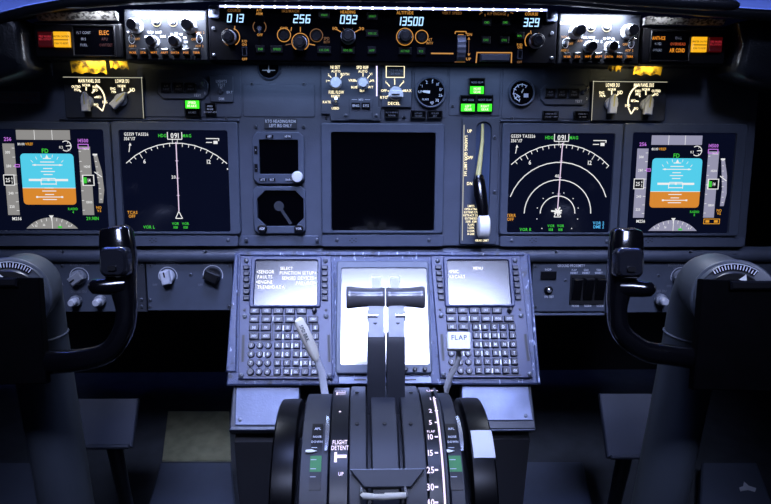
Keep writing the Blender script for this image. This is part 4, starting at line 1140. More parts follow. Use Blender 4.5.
# ================================================================== warning light modules at the ends of the glareshield
def warning(label, hs, box, red, amb, rows):
    T = Thing('warning_light_module', label, 'warning lights', MCPF, (hs[0] + hs[2]) / 2, (hs[1] + hs[3]) / 2, 'master warning modules', h=-.004)
    x0, y0, x1, y1 = T.r(*hs); b = MB(); b.prism(rr(x0, y0, x1, y1, .004, 3), -.045, 0, .003); T.part('housing', b, 'satin')
    k = T.k((hs[0] + hs[2]) / 2, 40)
    X0, Y0, X1, Y1 = T.r(*box); b = MB(); b.frame(rr(X0, Y0, X1, Y1, .002, 3), rr(X0 + .0016, Y0 + .0016, X1 - .0016, Y1 - .0016, .001, 3), .0004, .004, .001, .0008)
    o = T.part('annunciator_frame', b, 'satin'); g = MB(); g.box(X0 + .0018, Y0 + .0018, X1 - .0018, Y1 - .0018, .0004, .0012); T.part('glass', g, 'glass', o)
    for m_, sub in rows.items():
        mb = MB()
        for t, px, py, h, w in sub:
            fit_text(mb, T, t, px - w / 2, px + w / 2, py, h, .0015)
        T.part('lettering', mb, m_, o, smooth=0)
    for r_, m_, nm, t in ((red, 'red_lens', 'red_fire_light', ('FIRE WARN', 'BELL CUTOUT')), (amb, 'amber', 'amber_caution_light', ('MASTER CAUTION', 'PUSH TO RESET'))):
        X0, Y0, X1, Y1 = T.r(*r_, .004); b = MB(); b.box(X0, Y0, X1, Y1, .0004, .007, .0012); o = T.part(nm, b, m_)
        mb = MB(); ym = (Y0 + Y1) / 2
        if m_ == 'amber':
            mb.rect((X0 + X1) / 2, ym - .001, (X1 - X0) * .94, .0012, .0072); mb.text(t[0], (X0 + X1) / 2, ym + .004, .0026, .0072, 0, .7); mb.text(t[1], (X0 + X1) / 2, ym - .006, .0026, .0072, 0, .7)
            T.part('lettering', mb, mat('caution_ink', '#5a3606', .6), o, smooth=0)
        else:
            mb.text(t[0], (X0 + X1) / 2, ym + .004, .003, .0072, 0, .7); mb.text(t[1], (X0 + X1) / 2, ym, .0026, .0072, 0, .7)
            T.part('lettering', mb, glow('fire_letters', '#e03a4a', .6), o, smooth=0)
    s = MB(); s.rect((x0 + x1) / 2, y1 - .0034, (x1 - x0) * .94, .0008, .0006); T.part('top_edge', s, 'chrome', smooth=0)


warning("warning module with lit amber and dark red squares, left end of the glareshield", (33.6, 22, 122, 58.4), (72.6, 25.2, 116, 57), (38.6, 32, 53.6, 47), (54.2, 31.8, 69.8, 47), {
    'dimpaint': [('FLT CONT', 83.6, 32.6, 2.6, 14), ('IRS', 83.6, 39, 2.6, 5), ('FUEL', 84, 45, 2.6, 7)], 'amber_hot': [('ELEC', 104, 32.6, 4.2, 9.6)], 'red_dim': [('APU', 104.4, 39, 2.8, 6), ('OVHT/DET', 106, 45, 2.8, 13)]})
warning("warning module with lit amber and dark red squares, right end of the glareshield", (641, 26.6, 726.6, 65), (649.4, 30.4, 690, 62), (708, 37.4, 721.6, 52), (691.8, 37, 706.4, 52), {
    'dimpaint': [('ENG', 678.6, 38, 2.6, 6), ('HYD', 658.2, 43.8, 2.6, 6), ('DOORS', 657.6, 50, 2.6, 9)], 'amber_hot': [('ANTI-ICE', 658.8, 38, 3.2, 13), ('AIR COND', 677.2, 50.3, 3.8, 15)], 'orange': [('OVERHEAD', 678, 44, 2.6, 15)]})

# yellow strips hanging below the warning modules
for nm, r_, lab in ((1, (70.6, 60.8, 105.6, 72.8), 'longer worn yellow strip under the left warning module'), (2, (109.8, 61, 127.6, 68.2), 'shorter worn yellow strip beside the longer one on the left side'),
                    (3, (608, 65.8, 621.6, 70.6), 'shorter worn yellow strip beside the longer one on the right side'), (4, (634, 66.6, 662, 74.6), 'longer worn yellow strip under the right warning module')):
    fr = MCPF; T = Thing('yellow_strip', lab, 'tape', fr, (r_[0] + r_[2]) / 2, (r_[1] + r_[3]) / 2, 'worn yellow strips', h=-.014)
    x0, y0, x1, y1 = T.r(*r_); b = MB(); n = 10; L = []
    for i in range(n + 1):
        f = i / n; xx = x0 + (x1 - x0) * f; wv = .0012 * math.sin(i * 2.3); L.append([(xx, y0 + .002 * math.sin(i * 1.7), -.004 + wv), (xx, y1, 0), (xx, y1, .0012), (xx, y0 + .002 * math.sin(i * 1.7), -.0028 + wv)])
    b.loops(L); T.part('tape', b, 'yellow')

# ================================================================== glareshield
GS = world_thing('glareshield', 'dark padded glareshield with a rolled lip overhanging the lit control panels', 'glareshield', Vector((0, 1.05, 1.1)))
lip = [(-430, 34), (-200, 30), (-70, 31), (-20, 27), (0, 22.5), (30, 14.5), (60, 9), (90, 6), (130, 3), (208, -.5), (300, -1), (385, 0), (470, 1), (560, 3.5), (610, 7.5), (660, 11.5), (710, 15), (745, 17.5), (840, 24), (960, 29), (1200, 34)]
pts = [at(px, py - 4, 1.005 if 208 <= px <= 560 else 1.0) for px, py in lip]
fine = []
for i in range(len(pts) - 1):
    for j in range(4):
        fine.append(pts[i].lerp(pts[i + 1], j / 4))
fine.append(pts[-1])
b = MB(); b.sweep(fine, [.0085] * len(fine), 14); wpart('rolled_lip', b, 'pad', GS)
b = MB(); L = []
for p in fine:
    q = Vector((p.x, 1.885, 1.12)); L.append([tuple(p + Vector((0, .004, .007))), tuple(q + Vector((0, 0, .03))), tuple(q + Vector((0, 0, -.01))), tuple(p + Vector((0, .03, -.008)))])
b.loops(L); wpart('top_cover', b, mat('glareshield_cover', '#3a3d44', .55, wear=.2, scale=12, bump=.3), GS)
for pl in ([(-70, 18), (12, 16), (25, 22), (28.5, 40), (30, 58), (33, 66), (30, 71), (20, 76), (0, 82), (-70, 92)], [(732, 24), (745, 21), (840, 22), (840, 98), (771, 88), (742, 80), (731, 72), (732, 62), (737, 45)]):
    P_ = [MCPF.p(*a) for a in pl]
    area = sum(P_[i - 1].x * P_[i].y - P_[i].x * P_[i - 1].y for i in range(len(P_)))
    if area < 0:
        P_ = P_[::-1]
    P_ = [(p.x, p.y) for p in P_]
    b = MB(); b.loops([[(x, y, -.05) for x, y in P_], [(x, y, .012) for x, y in P_], [(x, y, .018) for x, y in inset(P_, .004)], [(x, y, .021) for x, y in inset(P_, .012)]])
    Mx = Matrix(((MCPF.u.x, MCPF.v.x, MCPF.n.x, MCPF.O.x), (MCPF.u.y, MCPF.v.y, MCPF.n.y, MCPF.O.y), (MCPF.u.z, MCPF.v.z, MCPF.n.z, MCPF.O.z), (0, 0, 0, 1)))
    b.v = [tuple(Mx @ Vector(v)) for v in b.v]; wpart('end_pad', b, 'pad', GS, smooth=50)
for (xa, xb, ya, yb, yc, yd) in ((39, 118, 14.4, 12.6, 20.4, 20.4), (643, 722, 17.6, 21, 24.8, 25.2)):
    P_ = [MCPF.p(xa, yc), MCPF.p(xb, yd), MCPF.p(xb, yb), MCPF.p(xa, ya)]
    b = MB(); n = 16; L = []
    for i in range(n + 1):
        f = i / n; lo = P_[0].lerp(P_[1], f); hi = P_[3].lerp(P_[2], f); w = .0006 * math.sin(i * 2.1)
        L.append([(lo.x, lo.y, -.004), (lo.x, lo.y, .004 + w), (hi.x, hi.y + w, .012 + w), (hi.x, hi.y, -.004)])
    b.loops(L); b.v = [tuple(Mx @ Vector(v)) for v in b.v]; wpart('felt_strip', b, 'felt', GS)
HB = world_thing('padded_hand_rail', 'thick black rounded rail lying over the right side of the glareshield top', 'hand rail', at(650, -3, .93))  # dark bar of unknown use, hanging free above the glareshield
b = MB(); b.sweep([at(520, -11, .95), at(570, -7, .945), at(620, -2.5, .94), (at(680, 2, .935)), at(722, 4.4, .93), at(734, 5, .93), at(739, 5.2, .93)], [.0105, .0105, .0105, .0095, .0085, .007, .003], 18); wpart('bar', b, 'pad', HB)

LS = Thing('light_strip', 'thin glowing white strip of small lamps along the top edge of the mode control panel', 'light strip', MCPF, 383, 8, h=.0022)
p0, p1 = LS.q(219.5, 6.4), LS.q(547, 10.4); d = Vector(p1) - Vector(p0)
b = MB(); b.line(p0, p1, .0032, .0016)
hb = MB(); ang = math.atan2(d.y, d.x); c, s_ = math.cos(ang), math.sin(ang); mid = (Vector(p0) + Vector(p1)) / 2
hb.box(-d.length / 2, -.0016, d.length / 2, .0016, 0, .0014); hb.v = [(mid.x + x * c - y * s_, mid.y + x * s_ + y * c, z) for x, y, z in hb.v]
LS.part('strip', hb, 'knobgrey'); LS.part('glow_cover', b, 'ledbar', smooth=0)
N = 27
first = None
for i in range(N):
    f = (i + .5) / N; x, y = p0[0] + d.x * f, p0[1] + d.y * f
    if first is None:
        q = MB(); q.lathe(0, 0, [(.0021, 0), (.0019, .0008), (.001, .0014)], 10); first = LS.part('lamp', q, 'led'); o = first
    else:
        o = first.copy(); COL.objects.link(o)
    o.location = (x, y, .0017)

# ================================================================== ledge and lower switch panels
LG = world_thing('panel_ledge', 'long rounded grey ledge running under the main instrument panel', 'ledge', at(385.5, 254, 1.20))
c = at(385.5, 254.2, 1.186); b = MB(); b.sweep([(-.78, c.y, c.z), (-.3, c.y, c.z), (.3, c.y, c.z), (.82, c.y, c.z)], [(.0150, .0132)] * 4, 24, up=Vector((0, 0, 1))); wpart('ledge_rail', b, 'panel_edge', LG)
b = MB(); b.box(-.78, c.y + .002, .82, c.y + .016, c.z - .020, c.z - .0135); wpart('ledge_skirt', b, 'darkplate', LG)
for px in (209, 555, 72, 690):
    w = at(px, 252.5, 1.19); b = MB(); b.lathe(0, 0, [(.0022, 0), (.0022, .006), (.0014, .007)], 12)
    Mt = Matrix.Translation((w.x, c.y - .0105, c.z + .0075)) @ Vector((0, -.75, .66)).to_track_quat('Z', 'Y').to_matrix().to_4x4(); b.v = [tuple(Mt @ Vector(v)) for v in b.v]; wpart('screw', b, 'screw', LG)


def lower_panel(label, r, m='plate'):
    T = Thing('lower_switch_panel', label, 'switch panel', LOWF, (r[0] + r[2]) / 2, (r[1] + r[3]) / 2, 'switch panels under the ledge')
    x0, y0, x1, y1 = T.r(*r); b = MB(); b.box(x0, y0, x1, y1, -.02, 0, .001); T.part('faceplate', b, m)
    return T


def dim_knob(T, px, py, r, ang, m='knobgrey', sq=True):
    k = T.k(px, py); x, y = T.q(px, py)
    b = MB(); b.lathe(x, y, [(r * k, .0004), (r * k, .008), (r * .92 * k, .010)], 26); o = T.part('knob', b, m)
    s = MB(); s.arc(x, y, (r + 2) * k, .6 * k, -20, 200, .0006); T.part('scale_ring', s, 'paint', o, smooth=0)
    a = R(ang); c_, q_ = math.cos(a), math.sin(a)
    pts = [(-r * .95, -r * .62), (r * .95, -r * .62), (r * .95, r * .62), (-r * .95, r * .62)]
    g = MB(); g.loops([[(x + (X * c_ - Y * q_) * k, y + (X * q_ + Y * c_) * k, .010) for X, Y in pts], [(x + (X * c_ - Y * q_) * k, y + (X * q_ + Y * c_) * k, .018) for X, Y in pts], [(x + (X * .85 * c_ - Y * .8 * q_) * k, y + (X * .85 * q_ + Y * .8 * c_) * k, .020) for X, Y in pts]])
    T.part('grip', g, m, o)
    l = MB(); l.line((x + .1 * r * k * c_, y + .1 * r * k * q_), (x + .85 * r * k * c_, y + .85 * r * k * q_), .22 * r * k, .0203); T.part('pointer_line', l, 'ink', o, smooth=0)


def stack_knob(T, px, py, r):
    k = T.k(px, py); x, y = T.q(px, py); n = 18
    prof = []
    pts = []
    for i in range(n * 2):
        a = math.pi * i / n; rr_ = r * k * (1 if i % 2 else .92); pts.append((x + rr_ * math.cos(a), y + rr_ * math.sin(a)))
    b = MB(); b.prism(pts, .0004, .012, .0015); o = T.part('knob', b, 'knobgrey')
    g = MB(); g.lathe(x, y, [(r * .7 * k, .0122), (r * .66 * k, .024), (r * .5 * k, .026)], 18); T.part('inner_knob', g, 'knobwhite', o)


T = lower_panel("lower switch panel with one selector and two stacked knobs, beside the left control wheel", (-20, 262, 130, 312))
texts(T, [('MAIN PANEL', 79.6, 264.6, 2.6), ('BRIGHT', 79.6, 268, 2.0), ('OUTBD DU', 78.6, 291.4, 2.4), ('INBD DU', 101, 291.4, 2.4)], 'dimpaint')
dim_knob(T, 79.4, 276.8, 7.4, 215); stack_knob(T, 77, 300, 5.6); stack_knob(T, 101, 300, 5.6); screws(T, [(62, 266), (62, 308), (62, 285)], 2)
T = lower_panel("lower switch panel with one pale and one dark knob, beside the left keypad unit", (147, 262, 233, 310.5))
texts(T, [('BACKGROUND', 168, 263.8, 2.6), ('AFDS FLOOD', 213, 263.8, 2.6), ('OFF', 155, 284.8, 2.2), ('OFF', 200.4, 284.8, 2.2)], 'dimpaint')
dim_knob(T, 168, 276, 7.2, 100, 'knobwhite'); dim_knob(T, 213, 275, 7.8, 155, 'knobblack')
screws(T, [(150.6, 265.4), (150, 300), (150, 306.6), (229.4, 265.6), (229, 306.4), (190.6, 274.6)], 1.9)
T = lower_panel('narrow grey strip with screws between the two left lower switch panels', (132, 262, 145.6, 312), 'darkplate')
screws(T, [(142, 265.4), (141.4, 306.6), (141.4, 299.6)], 1.9)
T = lower_panel('lower switch panel with three dark guarded switches, right of the sloping panel', (532, 262, 606, 311.6))
mb = MB()
fit_text(mb, T, 'GROUND PROXIMITY', 557.6, 585, 265.6, 2.8, .0006); fit_text(mb, T, 'INOP', 545, 551.4, 269.6, 2.2, .0006); fit_text(mb, T, 'SYS TEST', 544.6, 553.6, 296.8, 2.2, .0006)
for px, a in ((574.2, 'FLAP'), (586.2, 'GEAR'), (598.8, 'TERR')):
    fit_text(mb, T, a, px - 2.4, px + 2.4, 270, 2.1, .0006); fit_text(mb, T, 'INHIBIT', px - 3.8, px + 3.8, 272.9, 2.1, .0006)
for px in (575.4, 587.8, 600):
    fit_text(mb, T, 'NORM', px - 3.4, px + 3.4, 305.8, 2.3, .0006)
T.part('lettering', mb, 'paint', smooth=0)
x0, y0, x1, y1 = T.r(540.4, 271.2, 556, 279); b = MB(); b.box(x0, y0, x1, y1, .0004, .004, .0006); T.part('indicator_light', b, 'satin')
k = T.k(548, 290); x, y = T.q(548.2, 289.8); b = MB(); b.lathe(x, y, [(4.2 * k, .0004), (4.2 * k, .003), (3 * k, .004)], 18); o = T.part('push_button', b, 'satin'); b = MB(); b.lathe(x, y, [(2.4 * k, .0042), (2 * k, .009), (1 * k, .01)], 14); T.part('button_cap', b, 'chrome', o)
x0, y0, x1, y1 = T.r(569.6, 274.6, 604, 304.2); b = MB(); b.box(x0, y0, x1, y1, .0004, .003, .0006); T.part('switch_well', b, 'black')
for px in (575.6, 587.2, 598.8):
    x, y = T.q(px, 288); b = MB(); h = 11 * k; w = 4.6 * k
    b.loops([[(x - w, y - h, .0032), (x + w, y - h, .0032), (x + w, y + h, .0032), (x - w, y + h, .0032)], [(x - w, y - h, .006), (x + w, y - h, .006), (x + w, y + h, .016), (x - w, y + h, .016)], [(x - w * .8, y - h * .9, .0075), (x + w * .8, y - h * .9, .0075), (x + w * .8, y + h * .9, .018), (x - w * .8, y + h * .9, .018)]]); T.part('guarded_switch', b, 'satin')
screws(T, [(565.4, 280.4), (535.6, 266), (535.4, 307)], 1.8)
x0, y0, x1, y1 = T.r(534, 313.4, 604, 315.2); b = MB(); b.box(x0, y0, x1, y1, -.02, .003, .0008); T.part('lower_edge', b, 'panel_edge')
T = lower_panel('lower switch panel with one selector and two stacked knobs, behind the right control wheel', (607.5, 262, 800, 312.4))
texts(T, [('MAIN PANEL', 678, 265.2, 2.6), ('BRIGHT', 678, 268.4, 2), ('OFF', 669, 286, 2.2), ('OUTBD DU', 658.4, 291, 2.4), ('INBD DU', 680, 291, 2.4)], 'dimpaint')
dim_knob(T, 680.4, 277, 7.6, -35); stack_knob(T, 659.6, 299, 5.8); stack_knob(T, 678, 301, 5.8); screws(T, [(658.4, 275.6), (612, 266), (700, 266)], 1.8)

# ================================================================== sloping forward electronics panel with the two keypad units
SH = Thing('sloping_centre_panel', 'worn grey sloping panel with scratched edges that holds two keypad units and a screen', 'panel', FEP, 381.5, 318)
P_ = [SH.q(*a) for a in ((226.5, 385), (540, 384), (539.5, 376), (528.6, 253), (235.4, 252), (227, 372))]
b = MB(); b.prism(P_, -.008, 0, .002); SH.part('panel_face', b, 'worn')
for pl in ([(226.4, 372), (236.4, 372), (238.8, 256), (235, 254)], [(536.6, 384), (539.8, 384), (529.2, 254), (527, 256)], [(333.1, 377), (334.1, 377), (335.2, 263), (333.8, 263)]):
    P_ = [SH.q(*a) for a in pl]
    b = MB(); b.prism(P_, .0004, .005, .0015); SH.part('raised_edge', b, 'worn')
P_ = [SH.q(*a) for a in ((240.4, 256), (524, 256), (523.6, 252.6), (240, 251.8))]
b = MB(); b.prism(P_, .0004, .004, .001); SH.part('raised_edge', b, 'worn')
X0, Y0, X1, Y1 = SH.r(338.4, 376.6, 431.6, 384); b = MB(); b.box(X0, Y0, X1, Y1, .0004, .003, .001); SH.part('lower_plate', b, 'alum')
x, y = SH.q(360, 380); k = SH.k(360, 380); b = MB(); b.prism(rr(x - 6 * k, y - .7 * k, x + 6 * k, y + .7 * k, .5 * k, 2), .003, .0042); SH.part('latch', b, 'satin')
x, y = SH.q(410, 380); b = MB(); b.prism(rr(x - 6 * k, y - .7 * k, x + 6 * k, y + .7 * k, .5 * k, 2), .003, .0042); SH.part('latch', b, 'satin')


def cdu(label, off, title, left, right):
    T = Thing('keypad_display_unit', label, 'keypad unit', FEP, 286, 318, 'keypad display units', h=.0006)
    T.e.location += FEP.u * off
    k = T.k(286, 318)
    out = [T.q(*a) for a in ((238.6, 379.6), (332.6, 379.6), (331.4, 257), (240.6, 257))]
    x0, y0, x1, y1 = T.r(254, 259.8, 318, 305.6, .009); x0b = T.q(251.8, 380)[0]
    b = MB()
    # body with the screen well: outer block below, bezel frame above it
    b.prism(out, 0, .006, .001); body = T.part('body', b, 'cdupaint')
    ox0, oy0, ox1, oy1 = T.r(250.8, 257.4, 321.2, 308, .006)
    b = MB(); b.frame(rr(ox0, oy0, ox1, oy1, .004, 4), rr(x0, y0, x1, y1, .004, 4), .0062, .0125, .0085, .0015); T.part('screen_bezel', b, 'cdupaint')
    b = MB(); b.box(x0 + .0005, y0 + .0005, x1 - .0005, y1 - .0005, .0062, .0075); T.part('screen', b, 'cduglass')
    kx = SH.k(286, 285); mb = MB()

    def tx(t, f, py, h, al):
        y = T.q(286, py, .0075)[1]; mb.text(t, x0 + (x1 - x0) * f, y, h * kx, .0079, 0, .78, al)
    tx(title, .5, 268.4, 3.2, 'c')
    for i, t in enumerate(left):
        if t:
            tx(t, .03, 271.8 + i * 5.1, 3.5, 'l')
    for i, t in enumerate(right):
        if t:
            tx(t, .97, 273 + i * 5.1, 3.5, 'r')
    T.part('screen_text', mb, 's_txt', smooth=0)
    kd = {}

    def key(px, py, w, h, t='', round_=False, m='key'):
        x, y = T.q(px, py, .006); kk = T.k(px, py); kh = T.q(px, py - .5)[1] - T.q(px, py + .5)[1]
        sig = (w, h, t, round_)
        if sig in kd:
            o = kd[sig].copy(); o.parent = T.e; COL.objects.link(o)
        else:
            q = MB()
            if round_:
                q.lathe(0, 0, [(w / 2 * kk, 0), (w / 2 * kk, .003), (w / 2 * kk * .82, .0045)], 16)
            else:
                q.prism(rr(-w / 2 * kk, -h / 2 * kh, w / 2 * kk, h / 2 * kh, .0008, 2), 0, .0045, .0011)
            if t:
                n = len(t); hh = min(2.8, 2.8 if n < 3 else 2.0) * kh; q.text(t, 0, 0, hh * 1.05, .0047, 1, .8 if n < 3 else .62)
            o = q.build('key', ['key', 'dimpaint'] if n_dim else ['key', 'paint'], T.e); kd[sig] = o
        o.location = (x, y, .0062)
    n_dim = False
    for i in range(6):
        key(246.6, 268 + i * 6.15, 6, 4, ''); key(324.8, 268 + i * 6.15, 6, 4, '')
    for r_, rowy in ((('INIT', 'RTE', 'CLB', 'CRZ', 'DES'), 311.4),):
        for px, t in zip((255, 266.8, 278.5, 290.2, 301.8), r_):
            key(px, rowy, 9.8, 6, t)
    for px, t in zip((254.5, 266.6, 278.6, 290.2, 302, 313.4), ('MENU', 'LEGS', 'DEP', 'HOLD', 'PROG', 'EXEC')):
        key(px, 319.8, 9.8, 6, t)
    for ry, ts in ((328.1, ('N1', 'FIX')), (336.5, ('PREV', 'NEXT'))):
        for px, t in zip((254.4, 266.2), ts):
            key(px, ry, 9.8, 6, t)
    al = 'ABCDEFGHIJKLMNOPQRSTUVWXYZ'; rows = (328.1, 336.6, 345.7, 354.4, 363.2, 372)
    ext = list(al) + ['SP', 'DEL', '/', 'CLR']
    for ri, ry in enumerate(rows):
        for ci, px in enumerate((278.6, 288, 297.2, 306.4, 315.6)):
            key(px - ri * .25, ry, 7, 6.4, ext[ri * 5 + ci])
    for ri, ry in enumerate((345.7, 354.4, 363.2, 372)):
        for ci, px in enumerate((251.6, 260, 268.4)):
            key(px - ri * .3, ry, 7, 6.6, ('123', '456', '789', '.0+')[ri][ci], True)
    mk = MB()
    for (px, py) in ((273.4, 319), (297.2, 319), (283.4, 328), (292.6, 336.6), (301.6, 336.6), (283, 336.6), (292, 345.7), (301, 354.4), (282.6, 354.4), (310, 363), (264, 354.4), (301, 363.2), (291.6, 372), (282.6, 345.6), (310, 345.4)):
        x, y = T.q(px, py, .006); mk.rect(x, y, 1.2 * k, 4.8 * k, .0064)
    T.part('key_dividers', mk, 'white', smooth=0)  # bright glints between the keys, painted as short white strips
    x, y = T.q(312.8, 325.2, .006)
    mk = MB()
    for a, c in (((272.4, 324.1), (318.4, 324.1)), ((249.4, 340.9), (272.4, 340.9)), ((272.4, 324.1), (272.4, 340.9)), ((247, 376), (320, 376.6))):
        p, q2 = T.q(*a, .006), T.q(*c, .006); d_ = Vector(q2) - Vector(p); mk.line(p, q2, .9 * k, .0063)
    T.part('keypad_groove', mk, 'ink', smooth=0)
    x, y = T.q(314.6, 311.4, .006); b = MB(); b.lathe(x, y, [(2.4 * k, .0062), (2.2 * k, .018), (1.2 * k, .0195)], 16); T.part('brightness_knob', b, 'satin')
    for (px, py) in ((246.6, 260.8), (325.6, 260.8), (244.8, 316.4), (326.2, 316.4), (241.4, 375.6), (329.4, 375.6)):
        x, y = T.q(px, py, .006); b = MB(); b.lathe(x, y, [(2.4 * k, .0062), (2.4 * k, .0085), (1.4 * k, .0095)], 14); o = T.part('screw', b, 'screw'); s = MB(); s.rect(x, y, 3.4 * k, .7 * k, .0097, 0, .7); T.part('screw_slot', s, 'ink', o, smooth=0)
    for (px, py) in ((244.6, 310), (326, 310)):
        x, y = T.q(px, py, .006); b = MB(); b.lathe(x, y, [(1.4 * k, .0062), (1.2 * k, .008)], 10); T.part('light_sensor', b, 'black')
    for sx_ in (-1, 1):
        p = T.q(286 + sx_ * 42.6, 335, .006); q2 = T.q(286 + sx_ * 43.4, 362, .006); b = MB(); b.line(p, q2, 3.0 * k, .0064); b.line(p, q2, 1.4 * k, .0066, 1); T.part('side_groove', b, ['darkplate', 'ink'], smooth=0)
    return T


_o = FEP.p(477.2, 283).x - FEP.p(286, 283).x
cdu('keypad unit whose screen is filled with white text lines, left of the throttle levers', 0, 'SELECT', ('<SENSOR', ' FAULTS', '<ENGINE', ' TREND/DATA', '', '', ''), ('FUNCTION SETUP>', 'SENSED DEVICES>', 'FAILURES>', '', ''))
cdu('keypad unit showing only a title and two short lines, right of the throttle levers', _o, 'MENU', ('<FMC', '<ACARS'), ())
LD = display_unit('display_unit', 'sloping lower screen behind the throttle levers reflecting bright white light', (336.2, 262, 430.2, 374), (340.6, 268, 428.4, 365), fr=FEP, glass='cduglass', zb=.006, zg=.003)
for px in (405.6, 414.8, 424.8):
    x, y = LD.q(px, 369.4, .006); k = LD.k(px, 369); b = MB(); b.lathe(x, y, [(2.4 * k, .0062), (2.2 * k, .011), (1.4 * k, .012)], 14); LD.part('knob', b, 'satin')

# ================================================================== pedestal
_q = FEP.p(381.5, 384); _w = FEP.w(_q.x, _q.y); _d = (_w - CAM).dot(C_F)
PED = Frame(381.5, 384, _d + .017, 47)
pe = world_thing('pedestal', 'black pedestal with scuffed bare metal deck plates on both sides of the throttle levers', 'pedestal', Vector((0, .85, 0)))
MP = Matrix(((PED.u.x, PED.v.x, PED.n.x, PED.O.x), (PED.u.y, PED.v.y, PED.n.y, PED.O.y), (PED.u.z, PED.v.z, PED.n.z, PED.O.z), (0, 0, 0, 1)))


def pedpart(name, poly, z0, z1, c, m):
    P_ = [tuple(PED.p(*a)) for a in poly]
    b = MB(); b.prism(P_, z0, z1, c); b.v = [tuple(MP @ Vector(v)) for v in b.v]; return wpart(name, b, m, pe)


pedpart('deck_base', [(229, 431), (300, 431), (300, 384), (233, 384)], -.02, 0, .002, 'darkplate')
pedpart('deck_base', [(461, 429.5), (536, 429), (531, 384), (461, 384)], -.02, 0, .002, 'darkplate')
dl = pedpart('deck_plate', [(235, 425.6), (299.4, 425.6), (299.4, 385), (236.4, 386)], .0004, .003, .001, 'deck')
dr = pedpart('deck_plate', [(461.6, 421), (532.6, 420.6), (527.6, 385.6), (461.6, 385)], .0004, .003, .001, 'alum')
for (px, py), par in (((240.4, 420), dl), ((525.2, 416.4), dr)):
    x, y = PED.p(px, py); b = MB(); b.lathe(x, y, [(.003, .0034), (.003, .005), (.0018, .0056)], 14); b.v = [tuple(MP @ Vector(v)) for v in b.v]; wpart('screw', b, 'screw', pe)
for rail in ([(229.4, 430.6), (286, 430.6), (286, 427.2), (232, 427.2)], [(483, 431.4), (534.6, 431), (534, 429.4), (483, 429.8)]):
    pedpart('edge_rail', rail, .0004, .004, .001, 'panel_edge')
e0 = PED.w(*PED.p(229, 431)); e1 = PED.w(*PED.p(536, 429))
b = MB(); XA, XB = e0.x + .004, e1.x - .004
prof = [(e0.y + .012, e0.z - .03), (e0.y + .012, 0.0), (1.40, 0.0), (1.40, .60), (1.16, .60)]
b.loops([[(XA, y, z) for y, z in prof][::-1], [(XB, y, z) for y, z in prof][::-1]]); wpart('pedestal_body', b, 'shell', pe)

# ------------------------------------------------------------------ throttle quadrant: everything wraps round one axis
QY, QZ = .7225, .488
tq = world_thing('throttle_quadrant', 'throttle quadrant with paired thrust levers, trim wheels and glowing white scales', 'throttle quadrant', Vector((0, QY, 0)))
tqbase = world_thing


def cyl_phi(px, py, Rr, cy=QY, cz=QZ):
    d = ray(px, py); oy, oz = CAM.y - cy, CAM.z - cz
    A = d.y ** 2 + d.z ** 2; B = 2 * (oy * d.y + oz * d.z); C_ = oy ** 2 + oz ** 2 - Rr ** 2
    disc = B * B - 4 * A * C_
    t = (-B - math.sqrt(max(disc, 0))) / (2 * A); p = CAM + d * t
    return p.x, math.atan2(p.z - cz, -(p.y - cy))


def wrap(b, Rr, cy=QY, cz=QZ):
    b.v = [(x, cy - (Rr + z) * math.cos(y / Rr), cz + (Rr + z) * math.sin(y / Rr)) for x, y, z in b.v]
    return b


def strip(name, pxa, pxb, Rr, phi0, phi1, thick, m, parent=None, n=26, py=430):
    xa, xb = cyl_phi(pxa, py, Rr)[0], cyl_phi(pxb, py, Rr)[0]
    b = MB(); L = []
    for i in range(n + 1):
        s_ = Rr * R(phi0 + (phi1 - phi0) * i / n); L.append([(xa, s_, -thick), (xb, s_, -thick), (xb, s_, -.0012), (xb - .0012, s_, 0), (xa + .0012, s_, 0), (xa, s_, -.0012)])
    b.loops(L); wrap(b, Rr); return wpart(name, b, m, tq, parent)


def wtext(b, t, px, py, hpx, Rr, z=.0005, sx=.85, mi=0):
    x, ph = cyl_phi(px, py, Rr); h = hpx * .93 / 690; b.text(t, x, ph * Rr, h, z, mi, sx)


mq = mat('quadrant_grey_paint', '#1f2229', .5, wear=.08, scale=30)
strip('cover_strip', 349.4, 366.6, .172, -20, 118, .02, mq); strip('cover_strip', 371.4, 397.6, .172, -20, 118, .02, mq); strip('cover_strip', 402.6, 424, .172, -20, 118, .02, mq)
sb = strip('speed_brake_scale', 330.4, 349, .171, -20, 116, .02, 'satin'); fl = strip('flap_scale', 424.4, 438.4, .171, -20, 116, .02, 'satin')
strip('flap_scale_rail', 440.6, 444.6, .172, -20, 112, .02, mq)
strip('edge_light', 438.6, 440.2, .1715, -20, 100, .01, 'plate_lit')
strip('side_cover', 302.5, 329.8, .163, -20, 116, .02, mq); strip('side_cover', 445, 459, .163, -20, 116, .02, mq)
strip('slot_floor', 366.4, 371.6, .150, -20, 110, .01, 'black'); strip('slot_floor', 397.4, 402.8, .150, -20, 110, .01, 'black')
b = MB(); wtext(b, 'DOWN', 340.6, 391.4, 2.4, .171); x, ph = cyl_phi(337, 394, .171); b.rect(x, ph * .171, .0016, .010, .0006); x, ph = cyl_phi(341, 393.4, .171)
b.rect(x, ph * .171 + .002, .012, .0016, .0006); b.rect(x, ph * .171 - .004, .012, .0016, .0006)
x, ph = cyl_phi(340, 412, .171); b.disc(x, ph * .171, .0014, .0006)
wtext(b, 'FLIGHT', 340, 442.4, 4.2, .171, sx=.62); wtext(b, 'DETENT', 340, 448, 4.2, .171, sx=.62); x, ph = cyl_phi(335.6, 457.4, .171); b.rect(x, ph * .171, .003, .0125, .0006); x, ph = cyl_phi(341.4, 456.6, .171); b.rect(x, ph * .171, .012, .004, .0006); wtext(b, 'UP', 341, 474, 3, .171)
wrap(b, .171); wpart('scale_lettering', b, 'plate_lit', tq, sb, smooth=0)
b = MB()
